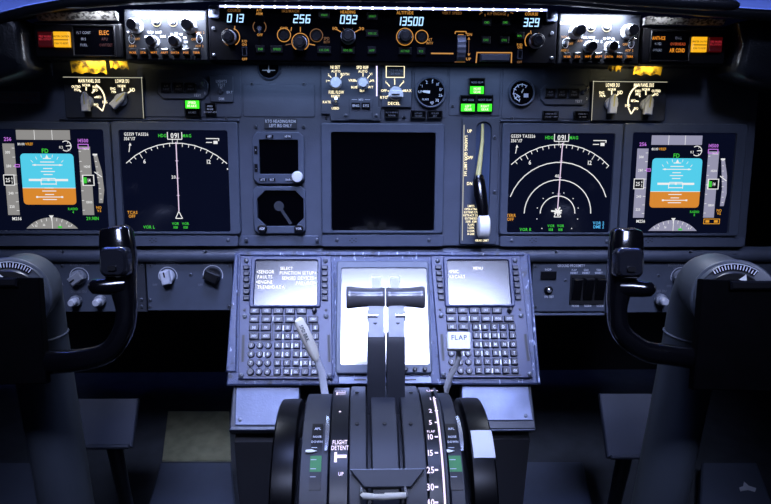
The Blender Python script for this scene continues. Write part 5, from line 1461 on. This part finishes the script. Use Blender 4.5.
for t, py in (('UP', 391), ('1', 399), ('2', 411), ('5', 422.6), ('10', 437), ('15', 453), ('25', 470), ('30', 487), ('40', 502.5)):
    wtext(b, t, 430.4, py, 5.4, .171, sx=.8); x, ph = cyl_phi(436.4, py, .171); b.rect(x, ph * .171, .004, .002, .0005)
wtext(b, 'FLAP', 431, 431.6, 2.4, .171)
wrap(b, .171); wpart('scale_lettering', b, 'plate_lit', tq, fl, smooth=0)
for pxs in ((357, 393), (357, 424), (384.6, 424), (411, 393), (410.6, 424)):
    x, ph = cyl_phi(*pxs, .172); b = MB(); b.lathe(x, ph * .172, [(.0024, .0002), (.0024, .0012), (.0014, .0018)], 12); wrap(b, .172); wpart('screw', b, 'ink', tq)


def trim_indicator(pxa, pxb, hl):
    xa, xb = cyl_phi(pxa, 440, .164)[0], cyl_phi(pxb, 440, .164)[0]; xm = (xa + xb) / 2
    f = lambda py: cyl_phi((pxa + pxb) / 2, py, .164)[1] * .164
    b = MB(); L = []
    for i in range(15):
        s_ = f(424) + (f(490) - f(424)) * i / 14; L.append([(xa, s_, -.004), (xa, s_, .0004), (xb, s_, .0004), (xb, s_, -.004)])
    b.loops(L); wrap(b, .164); o = wpart('trim_scale', b, 'satin', tq)
    b = MB(); n = 6
    for i in range(n):
        s0, s1 = f(456) + (f(472) - f(456)) * i / n, f(456) + (f(472) - f(456)) * (i + 1) / n; b.flat([(xa, s0, .0007), (xb, s0, .0007), (xb, s1, .0007), (xa, s1, .0007)], .0007) if False else b._add([(xa, s0, .0007), (xb, s0, .0007), (xb, s1, .0007), (xa, s1, .0007)], [(0, 1, 2, 3)], 0)
    wrap(b, .164); wpart('green_band', b, 'green_band', tq, o, label='green take-off band', smooth=0)
    b = MB(); b.text('APL', xm, f(429), .0034, .0006); b.text('NOSE', xm, f(437), .003, .0006); b.text('DOWN', xm, f(442), .003, .0006)
    for py in (448, 460, 469, 477):
        b.rect(xa + (xb - xa) * .3, f(py), (xb - xa) * .5, .0009, .0009)
    wrap(b, .164); wpart('lettering', b, 'paint', tq, o, smooth=0)
    b = MB(); x2 = xb + .003 if hl > 0 else xb + .0008
    b.sweep([(0, 0, 0)] * 2, .001) if False else None
    L = []
    for i in range(9):
        s_ = f(418) + (f(452) - f(418)) * i / 8; w = .003 + .0016 * math.sin(math.pi * i / 8); L.append([(x2, s_, 0), (x2 + w, s_, 0), (x2 + w, s_, .003), (x2, s_, .003)])
    b.loops(L); wrap(b, .164); wpart('window_rim', b, 'chrome', tq, o)  # silver highlight beside the scale, shaped as a curved sliver of bright metal
    b = MB(); s_ = f(452); b.prism([(xa - .006, s_ - .0012), (xa + .001, s_ - .002), (xa + .0075, s_), (xa + .001, s_ + .002), (xa - .006, s_ + .0012)], .0012, .0026); wrap(b, .164); wpart('trim_pointer', b, 'white', tq, o)


trim_indicator(311.5, 322.6, 1); trim_indicator(446.6, 458.6, 0)
# front cover plate and the pale tube between brackets
xa, xb = cyl_phi(350, 478, .176)[0], cyl_phi(425, 478, .176)[0]; s0, s1 = cyl_phi(387, 470, .176)[1] * .176, cyl_phi(387, 488, .176)[1] * .176
b = MB(); ov = [(xa, s0), (xa + .004, s0 - .006), (xa + .016, s1), (xb - .016, s1), (xb - .004, s0 - .006), (xb, s0)]
b.prism(ov, .0005, .004, .001); wrap(b, .176); cv = wpart('front_cover', b, 'darkplate', tq)
b = MB(); b.line((xa, s0 - .0006), (xb, s0 - .0006), .0008, .0045); wrap(b, .176); wpart('cover_edge', b, 'screw', tq, cv, smooth=0)


def qpt(px, py, Rr):
    x, ph = cyl_phi(px, py, Rr); return Vector((x, QY - Rr * math.cos(ph), QZ + Rr * math.sin(ph)))


b = MB(); b.sweep([qpt(361.5, 497, .19), qpt(362.6, 496, .19), qpt(373, 496.6, .19), qpt(373.6, 496.8, .19), qpt(384, 497, .19), qpt(385, 496.4, .19), qpt(405, 495.4, .19), qpt(406, 495.4, .19)], [.003, .0036, .0034, .0029, .0034, .0038, .0034, .003], 12); tb = wpart('crossbar', b, 'ivory', tq, label='pale crossbar')
for px in (361.4, 405.8):
    b = MB(); b.sweep([qpt(px - .8, 486, .177), qpt(px, 492, .188), qpt(px + .6, 497.6, .190)], [.0014, .0018, .0024], 10); wpart('bracket', b, 'chrome', tq, tb)

# trim wheels
WY, WZ, WR = .7137, .5306, .125


def trim_wheel(pxa, pxb, mark, inner):
    xa, xb = at(pxa, 450, .855).x, at(pxb, 450, .855).x
    b = MB(); n = 64; L = []; w = xb - xa
    prof = [(-.5, .80), (-.5, .965), (-.42, .995), (0, 1.0), (.42, .995), (.5, .965), (.5, .80), (.30, .72), (.30, .30), (-.30, .30), (-.30, .72)]
    for i in range(n):
        a = 2 * math.pi * i / n; L.append([((xa + xb) / 2 + u * w, WY - WR * r * math.cos(a), WZ + WR * r * math.sin(a)) for u, r in prof])
    L.append(L[0]); m = len(prof)
    b.loops(L, 0, False, False)
    o = wpart('trim_wheel', b, 'wheelblack', tq, smooth=40)
    if mark:
        b = MB(); a0, a1 = cyl_phi((pxa + pxb) / 2, 430.6, WR, WY, WZ)[1], cyl_phi((pxa + pxb) / 2, 458, WR, WY, WZ)[1]
        L = []
        for i in range(9):
            a = a0 + (a1 - a0) * i / 8
            L.append([((xa + xb) / 2 + u * w, WY - WR * r * math.cos(a), WZ + WR * r * math.sin(a)) for u, r in ((-.36, .99), (-.36, 1.003), (0, 1.0065), (.48, 1.003), (.52, .97), (.48, .96))])
        b.loops(L); wpart('white_mark', b, mat('marker_white', '#c4c6cc', .5), tq, o, label='white index mark')
    h = MB(); h.sweep([(xa - .004, WY, WZ), (xb + .004, WY, WZ)], .04, 24); wpart('hub', h, 'satin', tq, o)


trim_wheel(277.5, 300, False, 1); trim_wheel(463, 487, True, -1)
XA, XB = at(301.5, 450, .93).x, at(459.5, 450, .93).x
b = MB(); prof = [(QY - .145, .42), (QY - .145, 0), (e0.y + .008, 0), (e0.y + .008, .50), (QY + .02, .60), (QY - .08, .58)]
b.loops([[(XA, y, z) for y, z in prof][::-1], [(XB, y, z) for y, z in prof][::-1]]); wpart('quadrant_body', b, 'shell', tq)

# thrust levers
ES, EC = math.sin(R(15)), math.cos(R(15))


def lv(x, l, f):
    """point on a thrust lever: l along it from the pivot, f fore/aft"""
    return (x, QY + ES * l + EC * f, QZ + EC * l - ES * f)


for (xa_, xb_, ha, hb_, sg) in ((367.2, 384.6, 346.4, 384.8, -1), (386.2, 403.4, 386, 424.6, 1)):
    xa, xb = at(xa_, 365, .91).x, at(xb_, 365, .91).x; xm = (xa + xb) / 2
    b = MB(); L = []
    for l, w, f0, f1 in ((.135, 0, -.018, .022), (.185, 0, -.018, .022), (.238, 0, -.016, .020), (.2475, 0, -.013, .017)):
        L.append([lv(xa, l, f0), lv(xb, l, f0), lv(xb, l, f1), lv(xa, l, f1)])
    b.loops(L); o = wpart('thrust_lever', b, mat('lever_grey', '#1a1c22', .5, wear=.1), tq)
    inn = xb - .002 if sg < 0 else xa + .002; out = xa + .001 if sg < 0 else xb - .001
    b = MB(); L = [[lv(min(inn, out), l, -f), lv(max(inn, out), l, -f), lv(max(inn, out), l, f), lv(min(inn, out), l, f)] for l, f in ((.2478, .012), (.27, .011), (.287, .008))]
    b.loops(L); wpart('lever_stem', b, 'knobwhite', tq, o)
    hx0, hx1 = at(ha, 298, .882).x, at(hb_, 298, .882).x; n = 16; path = []; rad = []
    for i in range(n + 1):
        t = i / n; path.append(lv(hx0 + (hx1 - hx0) * t, .2965, 0)); e_ = abs(2 * t - 1)
        flare = (1 - t if sg < 0 else t); r = .0114 + .0036 * flare ** 2.5 + .0020 * (1 - flare) ** 4
        if i in (0, n):
            r *= .9
        rad.append((r, r))
    b = MB(); b.sweep(path, rad, 24); g = wpart('handle', b, mat('handle_grey', '#4c4b4d', .24, wear=.06), tq, o)
    hx = at(376.5 if sg < 0 else 395.4, 286, .87).x
    b = MB(); L = [[lv(hx - .0058, l, .0), lv(hx + .0058, l, .0), lv(hx + .0058, l, .009), lv(hx - .0058, l, .009)] for l in (.309, .322)]; b.loops(L)
    wpart('reverse_lever_top', b, 'white', tq, g)
    kx = at(372.5 if sg < 0 else 399.2, 314, .9).x
    b = MB(); p = Vector(lv(kx, .273, -.004)); b.sweep([p + Vector((-.007, 0, 0)), p + Vector((-.006, 0, 0)), p + Vector((.006, 0, 0)), p + Vector((.007, 0, 0))], [.005, .0068, .0068, .005], 16); wpart('switch_button', b, 'chrome', tq, g)
    b = MB(); p = Vector(lv(kx + (.003 if sg < 0 else -.003), .262, -.006)); b.sweep([p + Vector((0, 0, -.004)), p, p + Vector((0, -.001, .006))], [.003, .0045, .004], 12); wpart('linkage', b, 'screw', tq, g)

# speed brake lever
b = MB(); path = [at(327.5, 412, .945), at(325.6, 398, .95), at(323.6, 386, .945), at(321.4, 372, .937), at(316, 358, .925), at(311, 348, .917)]
b.sweep(path, [(.0052, .0022)] * 3 + [(.0055, .002), (.0050, .002), (.0045, .002)], 12, up=Vector((0, -.3, 1)), power=4); sl_ = wpart('speed_brake_lever', b, 'knobwhite', tq)
b = MB(); path = [at(315.8, 358, .924), at(312.6, 350, .916), at(305.5, 335, .905), at(299.6, 322.6, .897), at(298.2, 319.4, .895)]
b.sweep(path, [(.0062, .004), (.0080, .0048), (.0080, .0048), (.0072, .0046), (.005, .003)], 16, up=Vector((0, -.3, 1)), power=3.2); hd = wpart('handle', b, 'ivory', tq, sl_, label='ivory handle')
b = MB(); d_ = (at(310, 345, .9) - at(300.6, 324.6, .89)).normalized(); c0 = at(304.6, 333.4, .896); ux = d_; nn_ = (CAM - c0).normalized(); uy = nn_.cross(ux)
b.text('SPD BRK', 0, 0, .0052, 0, 0, .8); o4 = c0 + nn_ * .0014
b.v = [tuple(o4 + ux * x + uy * y) for x, y, z in b.v]; wpart('lettering', b, 'ink', tq, hd, smooth=0)
# flap lever
b = MB(); path = [at(445.5, 414, .95), at(445.6, 400, .948), at(447, 387, .94), at(450.6, 375, .93), at(456, 366, .922), at(458.6, 358, .915), at(458.6, 348, .908)]
b.sweep(path, [(.0036, .0045)] * 2 + [(.0046, .0040)] * 2 + [(.004, .0035)] * 3, 12, power=3); fl_ = wpart('flap_lever', b, 'knobwhite', tq)
b = MB(); c0 = at(458.6, 341.6, .90); u_ = C_R; v_ = (C_UP * .94 + C_F * .3).normalized(); n_ = u_.cross(v_).normalized()
L = []
for z, s_ in ((-.008, .9), (-.006, 1), (.006, 1), (.008, .9)):
    L.append([tuple(c0 + u_ * (x * s_) + v_ * (y * s_) + n_ * z) for x, y in rr(-.0152, -.0115, .0152, .0115, .002, 3)])
b.loops(L); hd = wpart('handle', b, 'white', tq, fl_, label='white flap handle')
b = MB(); b.text('FLAP', 0, 0, .0062, 0, 0, .95); o4 = c0 + n_ * .0083 + v_ * .004; b.v = [tuple(o4 + u_ * x + v_ * y) for x, y, z in b.v]; wpart('lettering', b, 'ink', tq, hd, smooth=0)


# ================================================================== control wheels on their columns
def yoke(label, hub, front, horn, trig, col, plate_c, tick_c, sgn, arc_deg):
    base = at(*col[0]); top = at(*col[1]); dirn = (base - top).normalized(); fl0 = top + dirn * ((top.z - .012) / -dirn.z)
    e = world_thing('control_wheel', label, 'control wheel', Vector((fl0.x, fl0.y, 0)), 'control wheels on columns')
    hubp = at(hub[0], hub[1], .862); fr_ = at(front[0], front[1], .815)
    path = [fl0, top + dirn * .25, top + dirn * .1, top]; rad = [.036, .036, .036, .037]
    bend = hubp + Vector((0, .055, .0))
    mids = []
    for i in range(1, 9):
        t = i / 8; a = (1 - t) ** 2; b_ = 2 * t * (1 - t); c_ = t * t
        ctrl = top - dirn * .085
        mids.append(top * a + ctrl * b_ + hubp * c_); rad.append(.037 + .005 * t)
    dc = (CAM - fr_).normalized(); path += mids + [fr_ - dc * .014, fr_ - dc * .002, fr_, fr_ + dc * .002, fr_ + dc * .0035, fr_ + dc * .004]; rad += [.0470, .0482, .0482, .0478, .0470, .0455]
    b = MB(); b.sweep(path, rad, 32, up=Vector((1, 0, 0))); co = wpart('column', b, 'tube', e, smooth=60)
    ax = (CAM - fr_).normalized(); ux = ax.cross(Vector((0, 0, 1))).normalized() * -1; uy = ax.cross(ux)
    if uy.z < 0:
        uy = -uy
    o5 = fr_ + ax * .0048
    fb = MB(); fb.lathe(0, 0, [(.0325, -.004), (.0325, .006), (.031, .008)], 36)
    fb.v = [tuple(o5 + ux * x + uy * y + ax * z) for x, y, z in fb.v]; hb2 = wpart('hub', fb, 'satin', e)
    return e, co, o5, ux, uy, ax


def ring_collar(e, co, p, d_, r):
    b = MB(); b.sweep([p - d_ * .0015, p, p + d_ * .0015], [r, r + .0008, r], 28, up=Vector((1, 0, 0))); wpart('collar', b, 'panel_edge', e, co)


def wheel(e, hubx, arm_px, rad, trig, cap, D=.79):
    pts = [at(*p) for p in arm_px]
    fine = []; fr = []
    for i in range(len(pts) - 1):
        for j in range(4):
            t = j / 4; p0_, p1_, p2_, p3_ = pts[max(i - 1, 0)], pts[i], pts[i + 1], pts[min(i + 2, len(pts) - 1)]
            q = .5 * (2 * p1_ + (p2_ - p0_) * t + (2 * p0_ - 5 * p1_ + 4 * p2_ - p3_) * t * t + (3 * p1_ - p0_ - 3 * p2_ + p3_) * t ** 3); fine.append(q)
            fr.append(tuple(rad[i][k] + (rad[i + 1][k] - rad[i][k]) * t for k in (0, 1)))
    fine.append(pts[-1]); fr.append(rad[-1])
    for mir in (False, True):
        f = (lambda p: Vector((2 * hubx - p.x, p.y, p.z))) if mir else (lambda p: p)
        b = MB(); b.sweep([f(p) for p in fine], fr, 20, up=Vector((0, -1, .2)), power=2.4); h = wpart('wheel_horn', b, 'gloss', e, smooth=60)
        b = MB(); tp = [f(at(*p)) for p in trig]; b.sweep(tp, [.012, .0105, .0095, .0085, .004], 16, up=Vector((0, -1, .2))); wpart('finger_rest', b, 'gloss', e, h, smooth=60)
        c0 = f(at(*cap)); v_ = (C_UP * .96 - C_F * .1).normalized(); u_ = C_R; n_ = -C_F
        b = MB(); L = [[tuple(c0 + u_ * (x * s_) + v_ * (y * s_) + n_ * z) for x, y in rr(-.0158, -.0175, .0158, .0175, .008, 5)] for z, s_ in ((-.012, 1.0), (-.002, 1), (.003, .93), (.006, .78))]; b.loops(L)
        sw = wpart('switch_block', b, mat('yoke_switch_grey', '#16171c', .2), e, h)
        b = MB(); L = [[tuple(c0 + u_ * (x * s_) + v_ * (y * s_) + n_ * z) for x, y in rr(-.005, -.0105, .005, -.0045, .002, 3)] for z, s_ in ((.0061, 1), (.0085, .9))]; b.loops(L); wpart('trim_switch', b, 'knobblack', e, sw)


def finish(e, co, hub, o5, ux, uy, ax, pl, tri, a0, a1, ca):
    # angle scale: dark band with white ticks on the elbow, and the white pointer
    b = MB(); b.arc(0, 0, .0392, .0085, a0, a1, .0, 0, 20); b2 = MB(); n = 15
    for i in range(n):
        a = R(a0 + (a1 - a0) * (i + .5) / n); r0, r1 = .0360, (.0408 if i % 2 else .0418); b2.line((r0 * math.cos(a), r0 * math.sin(a)), (r1 * math.cos(a), r1 * math.sin(a)), .0011, .0004)
    b2.arc(0, 0, .0425, .0008, a0, a1, .0004, 0, 20)
    o6 = o5 + ax * .0006
    for m_, mm, nm in ((b, 'faceblack', 'angle_scale'), (b2, 'paint', 'scale_ticks')):
        vs = []
        for x, y, z in m_.v:
            r = math.hypot(x, y); z2 = z + .0004
            vs.append(tuple(o6 + ux * x + uy * y + ax * z2))
        m_.v = vs; wpart(nm, m_, mm, e, co, smooth=0)
    b = MB(); a = R(tri); c, s_ = math.cos(a), math.sin(a)
    b.prism([(.024 * c - .0045 * s_ * -1, .024 * s_ - .0045 * c), (.0325 * c, .0325 * s_), (.024 * c + .0045 * s_ * -1, .024 * s_ + .0045 * c)][::-1], .0082, .0095)
    b.v = [tuple(o5 + ux * x + uy * y + ax * z) for x, y, z in b.v]; wpart('pointer', b, 'white', e, label='white pointer')
    # black chart holder
    fr = Frame(pl[4], pl[5], pl[6], 22); P_ = [fr.p(pl[0][0], pl[0][1]), fr.p(pl[1][0], pl[1][1]), fr.p(pl[2][0], pl[2][1]), fr.p(pl[3][0], pl[3][1])]
    P_ = [(p.x, p.y) for p in P_]
    if sum(P_[i - 1][0] * P_[i][1] - P_[i][0] * P_[i - 1][1] for i in range(4)) < 0:
        P_ = P_[::-1]
    b = MB(); b.prism(P_, -.012, 0, .0012); b.v = [tuple(fr.w(x, y, z)) for x, y, z in b.v]; cp = wpart('chart_holder', b, mat('chart_holder_black', '#020203', .8, wear=.3, scale=60, spec=.03), e, label='flat black chart holder')
    xm = sum(p[0] for p in P_) / 4; yt = max(p[1] for p in P_)
    b = MB(); b.box(xm - .03, yt - .012, xm + .03, yt - .002, .0004, .006, .002); b.v = [tuple(fr.w(x, y, z)) for x, y, z in b.v]; wpart('clip', b, 'satin', e, cp)


e, co, o5, ux, uy, ax = yoke("left glossy black control wheel on a grey column with a flat black chart holder", (25, 288), (8, 298), None, None, ((66.5, 504, .985), (38, 335, .93)), None, None, 1, None)
ring_collar(e, co, at(38, 335, .93), (at(66.5, 504, .985) - at(38, 335, .93)).normalized(), .0378)
wheel(e, at(20, 330, .79).x, [(20, 362, .80), (45, 362, .79), (80, 360, .785), (108, 352, .785), (123, 332, .787), (126.5, 310, .79), (124, 290, .793), (120, 265, .795), (117.5, 245, .797), (116.5, 230, .80), (116, 227, .80)],
      [(.014, .013), (.014, .013), (.0125, .012), (.012, .0115), (.0115, .0115), (.0115, .0115), (.0145, .0135), (.0195, .016), (.020, .016), (.018, .015), (.010, .008)],
      [(124, 285, .79), (112, 286, .785), (102, 286.6, .782), (93, 286.6, .78), (89, 286.6, .78)], (114, 262, .772))
finish(e, co, None, o5, ux, uy, ax, [(-60, 276), (38.6, 278), (46, 384), (-60, 386), 0, 330, .775], 100, 112, 42, None)
e, co, o5, ux, uy, ax = yoke("right glossy black control wheel on a grey column with a flat black chart holder", (716, 288), (734, 300), None, None, ((658.5, 504, .985), (693, 335, .93)), None, None, -1, None)
ring_collar(e, co, at(693, 335, .93), (at(658.5, 504, .985) - at(693, 335, .93)).normalized(), .0378)
wheel(e, at(722, 330, .79).x, [(722, 364, .80), (700, 359, .79), (670, 355, .785), (643, 350, .785), (621, 332, .787), (617, 310, .79), (619, 290, .793), (624, 265, .795), (626, 246, .797), (626.4, 232, .80), (626.6, 228, .80)],
      [(.0125, .012), (.0125, .012), (.0118, .0115), (.0118, .0115), (.0112, .011), (.0108, .0115), (.0135, .0135), (.0185, .016), (.0195, .016), (.018, .015), (.010, .008)],
      [(621, 288, .79), (633, 288, .785), (643, 289, .782), (651, 289, .78), (655, 289, .78)], (629.5, 263, .772))
finish(e, co, None, o5, ux, uy, ax, [(702.6, 279), (812, 283), (812, 392), (693.4, 390), 745, 330, .775], 78, 136, 64, None)

# ================================================================== footwell
def footpedal(label, poly, d, tilt):
    cx = sum(p[0] for p in poly) / 4; cy = sum(p[1] for p in poly) / 4
    F = Frame(cx, cy, d, tilt); T = Thing('rudder_pedal', label, 'pedal', F, cx, cy, 'rudder pedals')
    P_ = [T.q(*p) for p in poly]
    b = MB(); b.prism(P_, -.012, 0, .002); T.part('pedal_plate', b, 'pedal')
    y0 = min(p[1] for p in P_); x0 = min(p[0] for p in P_); x1 = max(p[0] for p in P_)
    b = MB(); b.box(x0 + .004, y0 - .004, x1 - .004, y0 + .004, .0005, .008, .002); T.part('heel_lip', b, 'darkplate')
    b = MB(); z = T.e.location.z; up = Vector((0, 0, 1)); inv = T.e.matrix_world.inverted()
    p0_ = Vector((0, 0, -.013)); w0 = T.e.matrix_world @ p0_; p1_ = inv @ Vector((w0.x, w0.y + .03, .002)); b.sweep([p0_, p0_.lerp(p1_, .5), p1_], [.016, .014, .016], 12, up=Vector((1, 0, 0))); T.part('pedal_arm', b, 'satin')


footpedal('grey rudder pedal in the dark footwell beside the left control column', [(83, 446), (132, 447), (138, 398), (77, 398)], 1.32, 50)
footpedal('grey rudder pedal in the dark footwell behind the right control column', [(608, 457), (662, 457), (664, 393), (599.6, 393)], 1.32, 50)
FZ = lambda px, py, z: CAM + ray(px, py) * ((CAM.z - z) / -ray(px, py).z)


def floor_plate(name, label, poly, z1, m, grp=None, cat='floor plate'):
    P_ = [FZ(px, py, z1) for px, py in poly]; c = sum(P_, Vector()) / len(P_)
    e = world_thing(name, label, cat, Vector((c.x, c.y, .001)), grp)
    Q = [(p.x, p.y) for p in P_]
    if sum(Q[i - 1][0] * Q[i][1] - Q[i][0] * Q[i - 1][1] for i in range(len(Q))) < 0:
        Q = Q[::-1]
    b = MB(); b.prism(Q, .0012, z1, .004 if z1 > .02 else .001); wpart('plate', b, m, e)
    return e


floor_plate('floor_plate', 'grey raised floor plate just in front of the olive mat', [(146, 512), (236, 512), (231.5, 462), (160, 462)], .05, 'box', 'raised grey floor plates')
floor_plate('floor_plate', 'grey raised floor plate beside the pedestal on its right', [(512, 512), (594, 512), (583, 461), (514, 461)], .05, 'box', 'raised grey floor plates')
floor_plate('floor_plate', 'grey raised floor plate at the far left beyond the left control column', [(-30, 512), (40, 512), (36, 462), (-20, 462)], .05, 'box', 'raised grey floor plates')
floor_plate('floor_plate', 'grey raised floor plate with a white scrap on it, beyond the right control column', [(700, 512), (776, 512), (757, 462), (702, 462)], .05, 'box', 'raised grey floor plates')
floor_plate('floor_mat', 'olive rubber floor mat beyond the grey floor plate left of the pedestal', [(162, 460), (231, 460), (229, 411), (168, 411)], .006, 'olive', None, 'mat')
sc_ = FZ(746, 488, .0515); e = world_thing('paper_scrap', 'small white torn scrap lying on the grey floor plate', 'scrap', sc_)
b = MB(); pts = [(-.02, -.012), (0, -.008), (.014, -.014), (.022, -.004), (.008, .004), (.004, .018), (-.004, .006), (-.018, -.002)]
b.loops([[(sc_.x + x, sc_.y + y, sc_.z + .0004) for x, y in pts], [(sc_.x + x, sc_.y + y, sc_.z + .002 + .002 * math.sin(x * 300)) for x, y in pts]]); wpart('paper', b, 'scrap', e)

# ================================================================== the shell of the flight deck
def struct(name, x0, y0, z0, x1, y1, z1, m='shell'):
    b = MB(); b.box(x0, y0, x1, y1, z0, z1); o = b.build(name, m); o['kind'] = 'structure'; return o


struct('floor', -1.3, -.9, -.08, 1.3, 2.0, 0, 'floor'); struct('wall_left', -1.35, -.9, 0, -1.25, 2.0, 2.2); struct('wall_right', 1.25, -.9, 0, 1.35, 2.0, 2.2)
struct('wall_front', -1.25, 1.9, 0, 1.25, 1.98, 1.109); struct('ceiling', -1.3, -.9, 2.2, 1.3, 2.0, 2.28)
gl = bpy.data.materials.new('windshield_glass'); gl.use_nodes = True; bs = gl.node_tree.nodes['Principled BSDF']
bs.inputs['Transmission Weight'].default_value = 1; bs.inputs['Roughness'].default_value = 0; bs.inputs['Base Color'].default_value = (.9, .95, 1, 1); bs.inputs['IOR'].default_value = 1.02
M['wsglass'] = gl
for i, (xa, xb) in enumerate(((-1.24, -.44), (-.40, .40), (.44, 1.24))):
    o = struct('window_%d' % (i + 1), xa, 1.925, 1.112, xb, 1.94, 2.19, 'wsglass')
for i, xc in enumerate((-.42, .42)):
    struct('trim_%d' % (i + 1), xc - .02, 1.9, 1.11, xc + .02, 1.97, 2.2)

# ================================================================== light
def area(name, loc, target, sx, sy, power, col, spread=180):
    l = bpy.data.lights.new(name, 'AREA'); l.shape = 'RECTANGLE'; l.size, l.size_y = sx, sy; l.energy = power; l.color = col; l.spread = R(spread)
    o = bpy.data.objects.new(name, l); COL.objects.link(o); o.location = loc
    o.rotation_euler = (Vector(target) - Vector(loc)).to_track_quat('-Z', 'Y').to_euler(); return o


area('overhead_lamp', (.03, .66, 2.1), (.03, 1.0, .64), .40, .28, 2.5, (.36, .46, 1.0), 42)
area('dome_lamp', (.09, -.125, 2.1), (.05, .99, .64), 1.00, .38, 3.3, (.52, .60, 1.0), 30)
for sx in (-1, 1):
    area('footwell_lamp', (sx * .36 + .01, 1.16, .70), (sx * .36, 1.3, 0), .3, .05, .05, (.62, .70, 1.0), 150)  # fill light added to lift the dark footwells, no fitting seen there
for xs in ((126, 206, 7), (560, 640, 12)):
    p = MCPF.p((xs[0] + xs[1]) / 2, xs[2]); w = MCPF.w(p.x, p.y, .013)
    area('glareshield_lamp', w, w + MCPF.v * -1 + MCPF.n * -.12, .115, .006, 2.4, (.72, .80, 1.0), 150)
for xs in ((40, 118, 10), (643, 722, 15)):
    p = MCPF.p((xs[0] + xs[1]) / 2, xs[2]); w = MCPF.w(p.x, p.y, .022)
    area('glareshield_lamp', w, w + MCPF.v * -1 + MCPF.n * -.3, .10, .005, .22, (.85, .88, 1.0), 150)
for xs in ((98, 60), (640, 65)):
    p = MCPF.p(*xs); w = MCPF.w(p.x, p.y, -.004)
    area('map_lamp', w, w + MCPF.v * -1 + MCPF.n * -.6, .06, .006, .06, (1.0, .86, .45), 150)
p = MCPF.p(382, 66); w = MCPF.w(p.x, p.y, -.03)
area('panel_flood_lamp', w, w + MCPF.v * -1 + MCPF.n * -.25, .46, .012, .30, (.42, .58, 1.0), 170)
area('night_window_light', (0, 1.85, 1.75), (0, 1.1, 1.05), 2.4, .3, 40, (.13, .22, 1.0), 180)

w_ = bpy.data.worlds.new('night'); bpy.context.scene.world = w_; w_.use_nodes = True
bg = w_.node_tree.nodes['Background']; bg.inputs['Color'].default_value = (.10, .14, .33, 1); bg.inputs['Strength'].default_value = .06

cam = bpy.data.cameras.new('camera'); co_ = bpy.data.objects.new('camera', cam); COL.objects.link(co_)
cam.sensor_width = 36; cam.lens = 36 * FPX / 771; cam.clip_start = .01
co_.matrix_world = Matrix(((C_R.x, C_UP.x, -C_F.x, CAM.x), (C_R.y, C_UP.y, -C_F.y, CAM.y), (C_R.z, C_UP.z, -C_F.z, CAM.z), (0, 0, 0, 1)))
sc = bpy.context.scene; sc.camera = co_
sc.view_settings.view_transform = 'Standard'; sc.view_settings.look = 'None'; sc.view_settings.gamma = 1; sc.view_settings.exposure = 0; sc.view_settings.use_curve_mapping = False
sc.cycles.use_denoising = True; sc.cycles.max_bounces = 6; sc.cycles.sample_clamp_indirect = 4
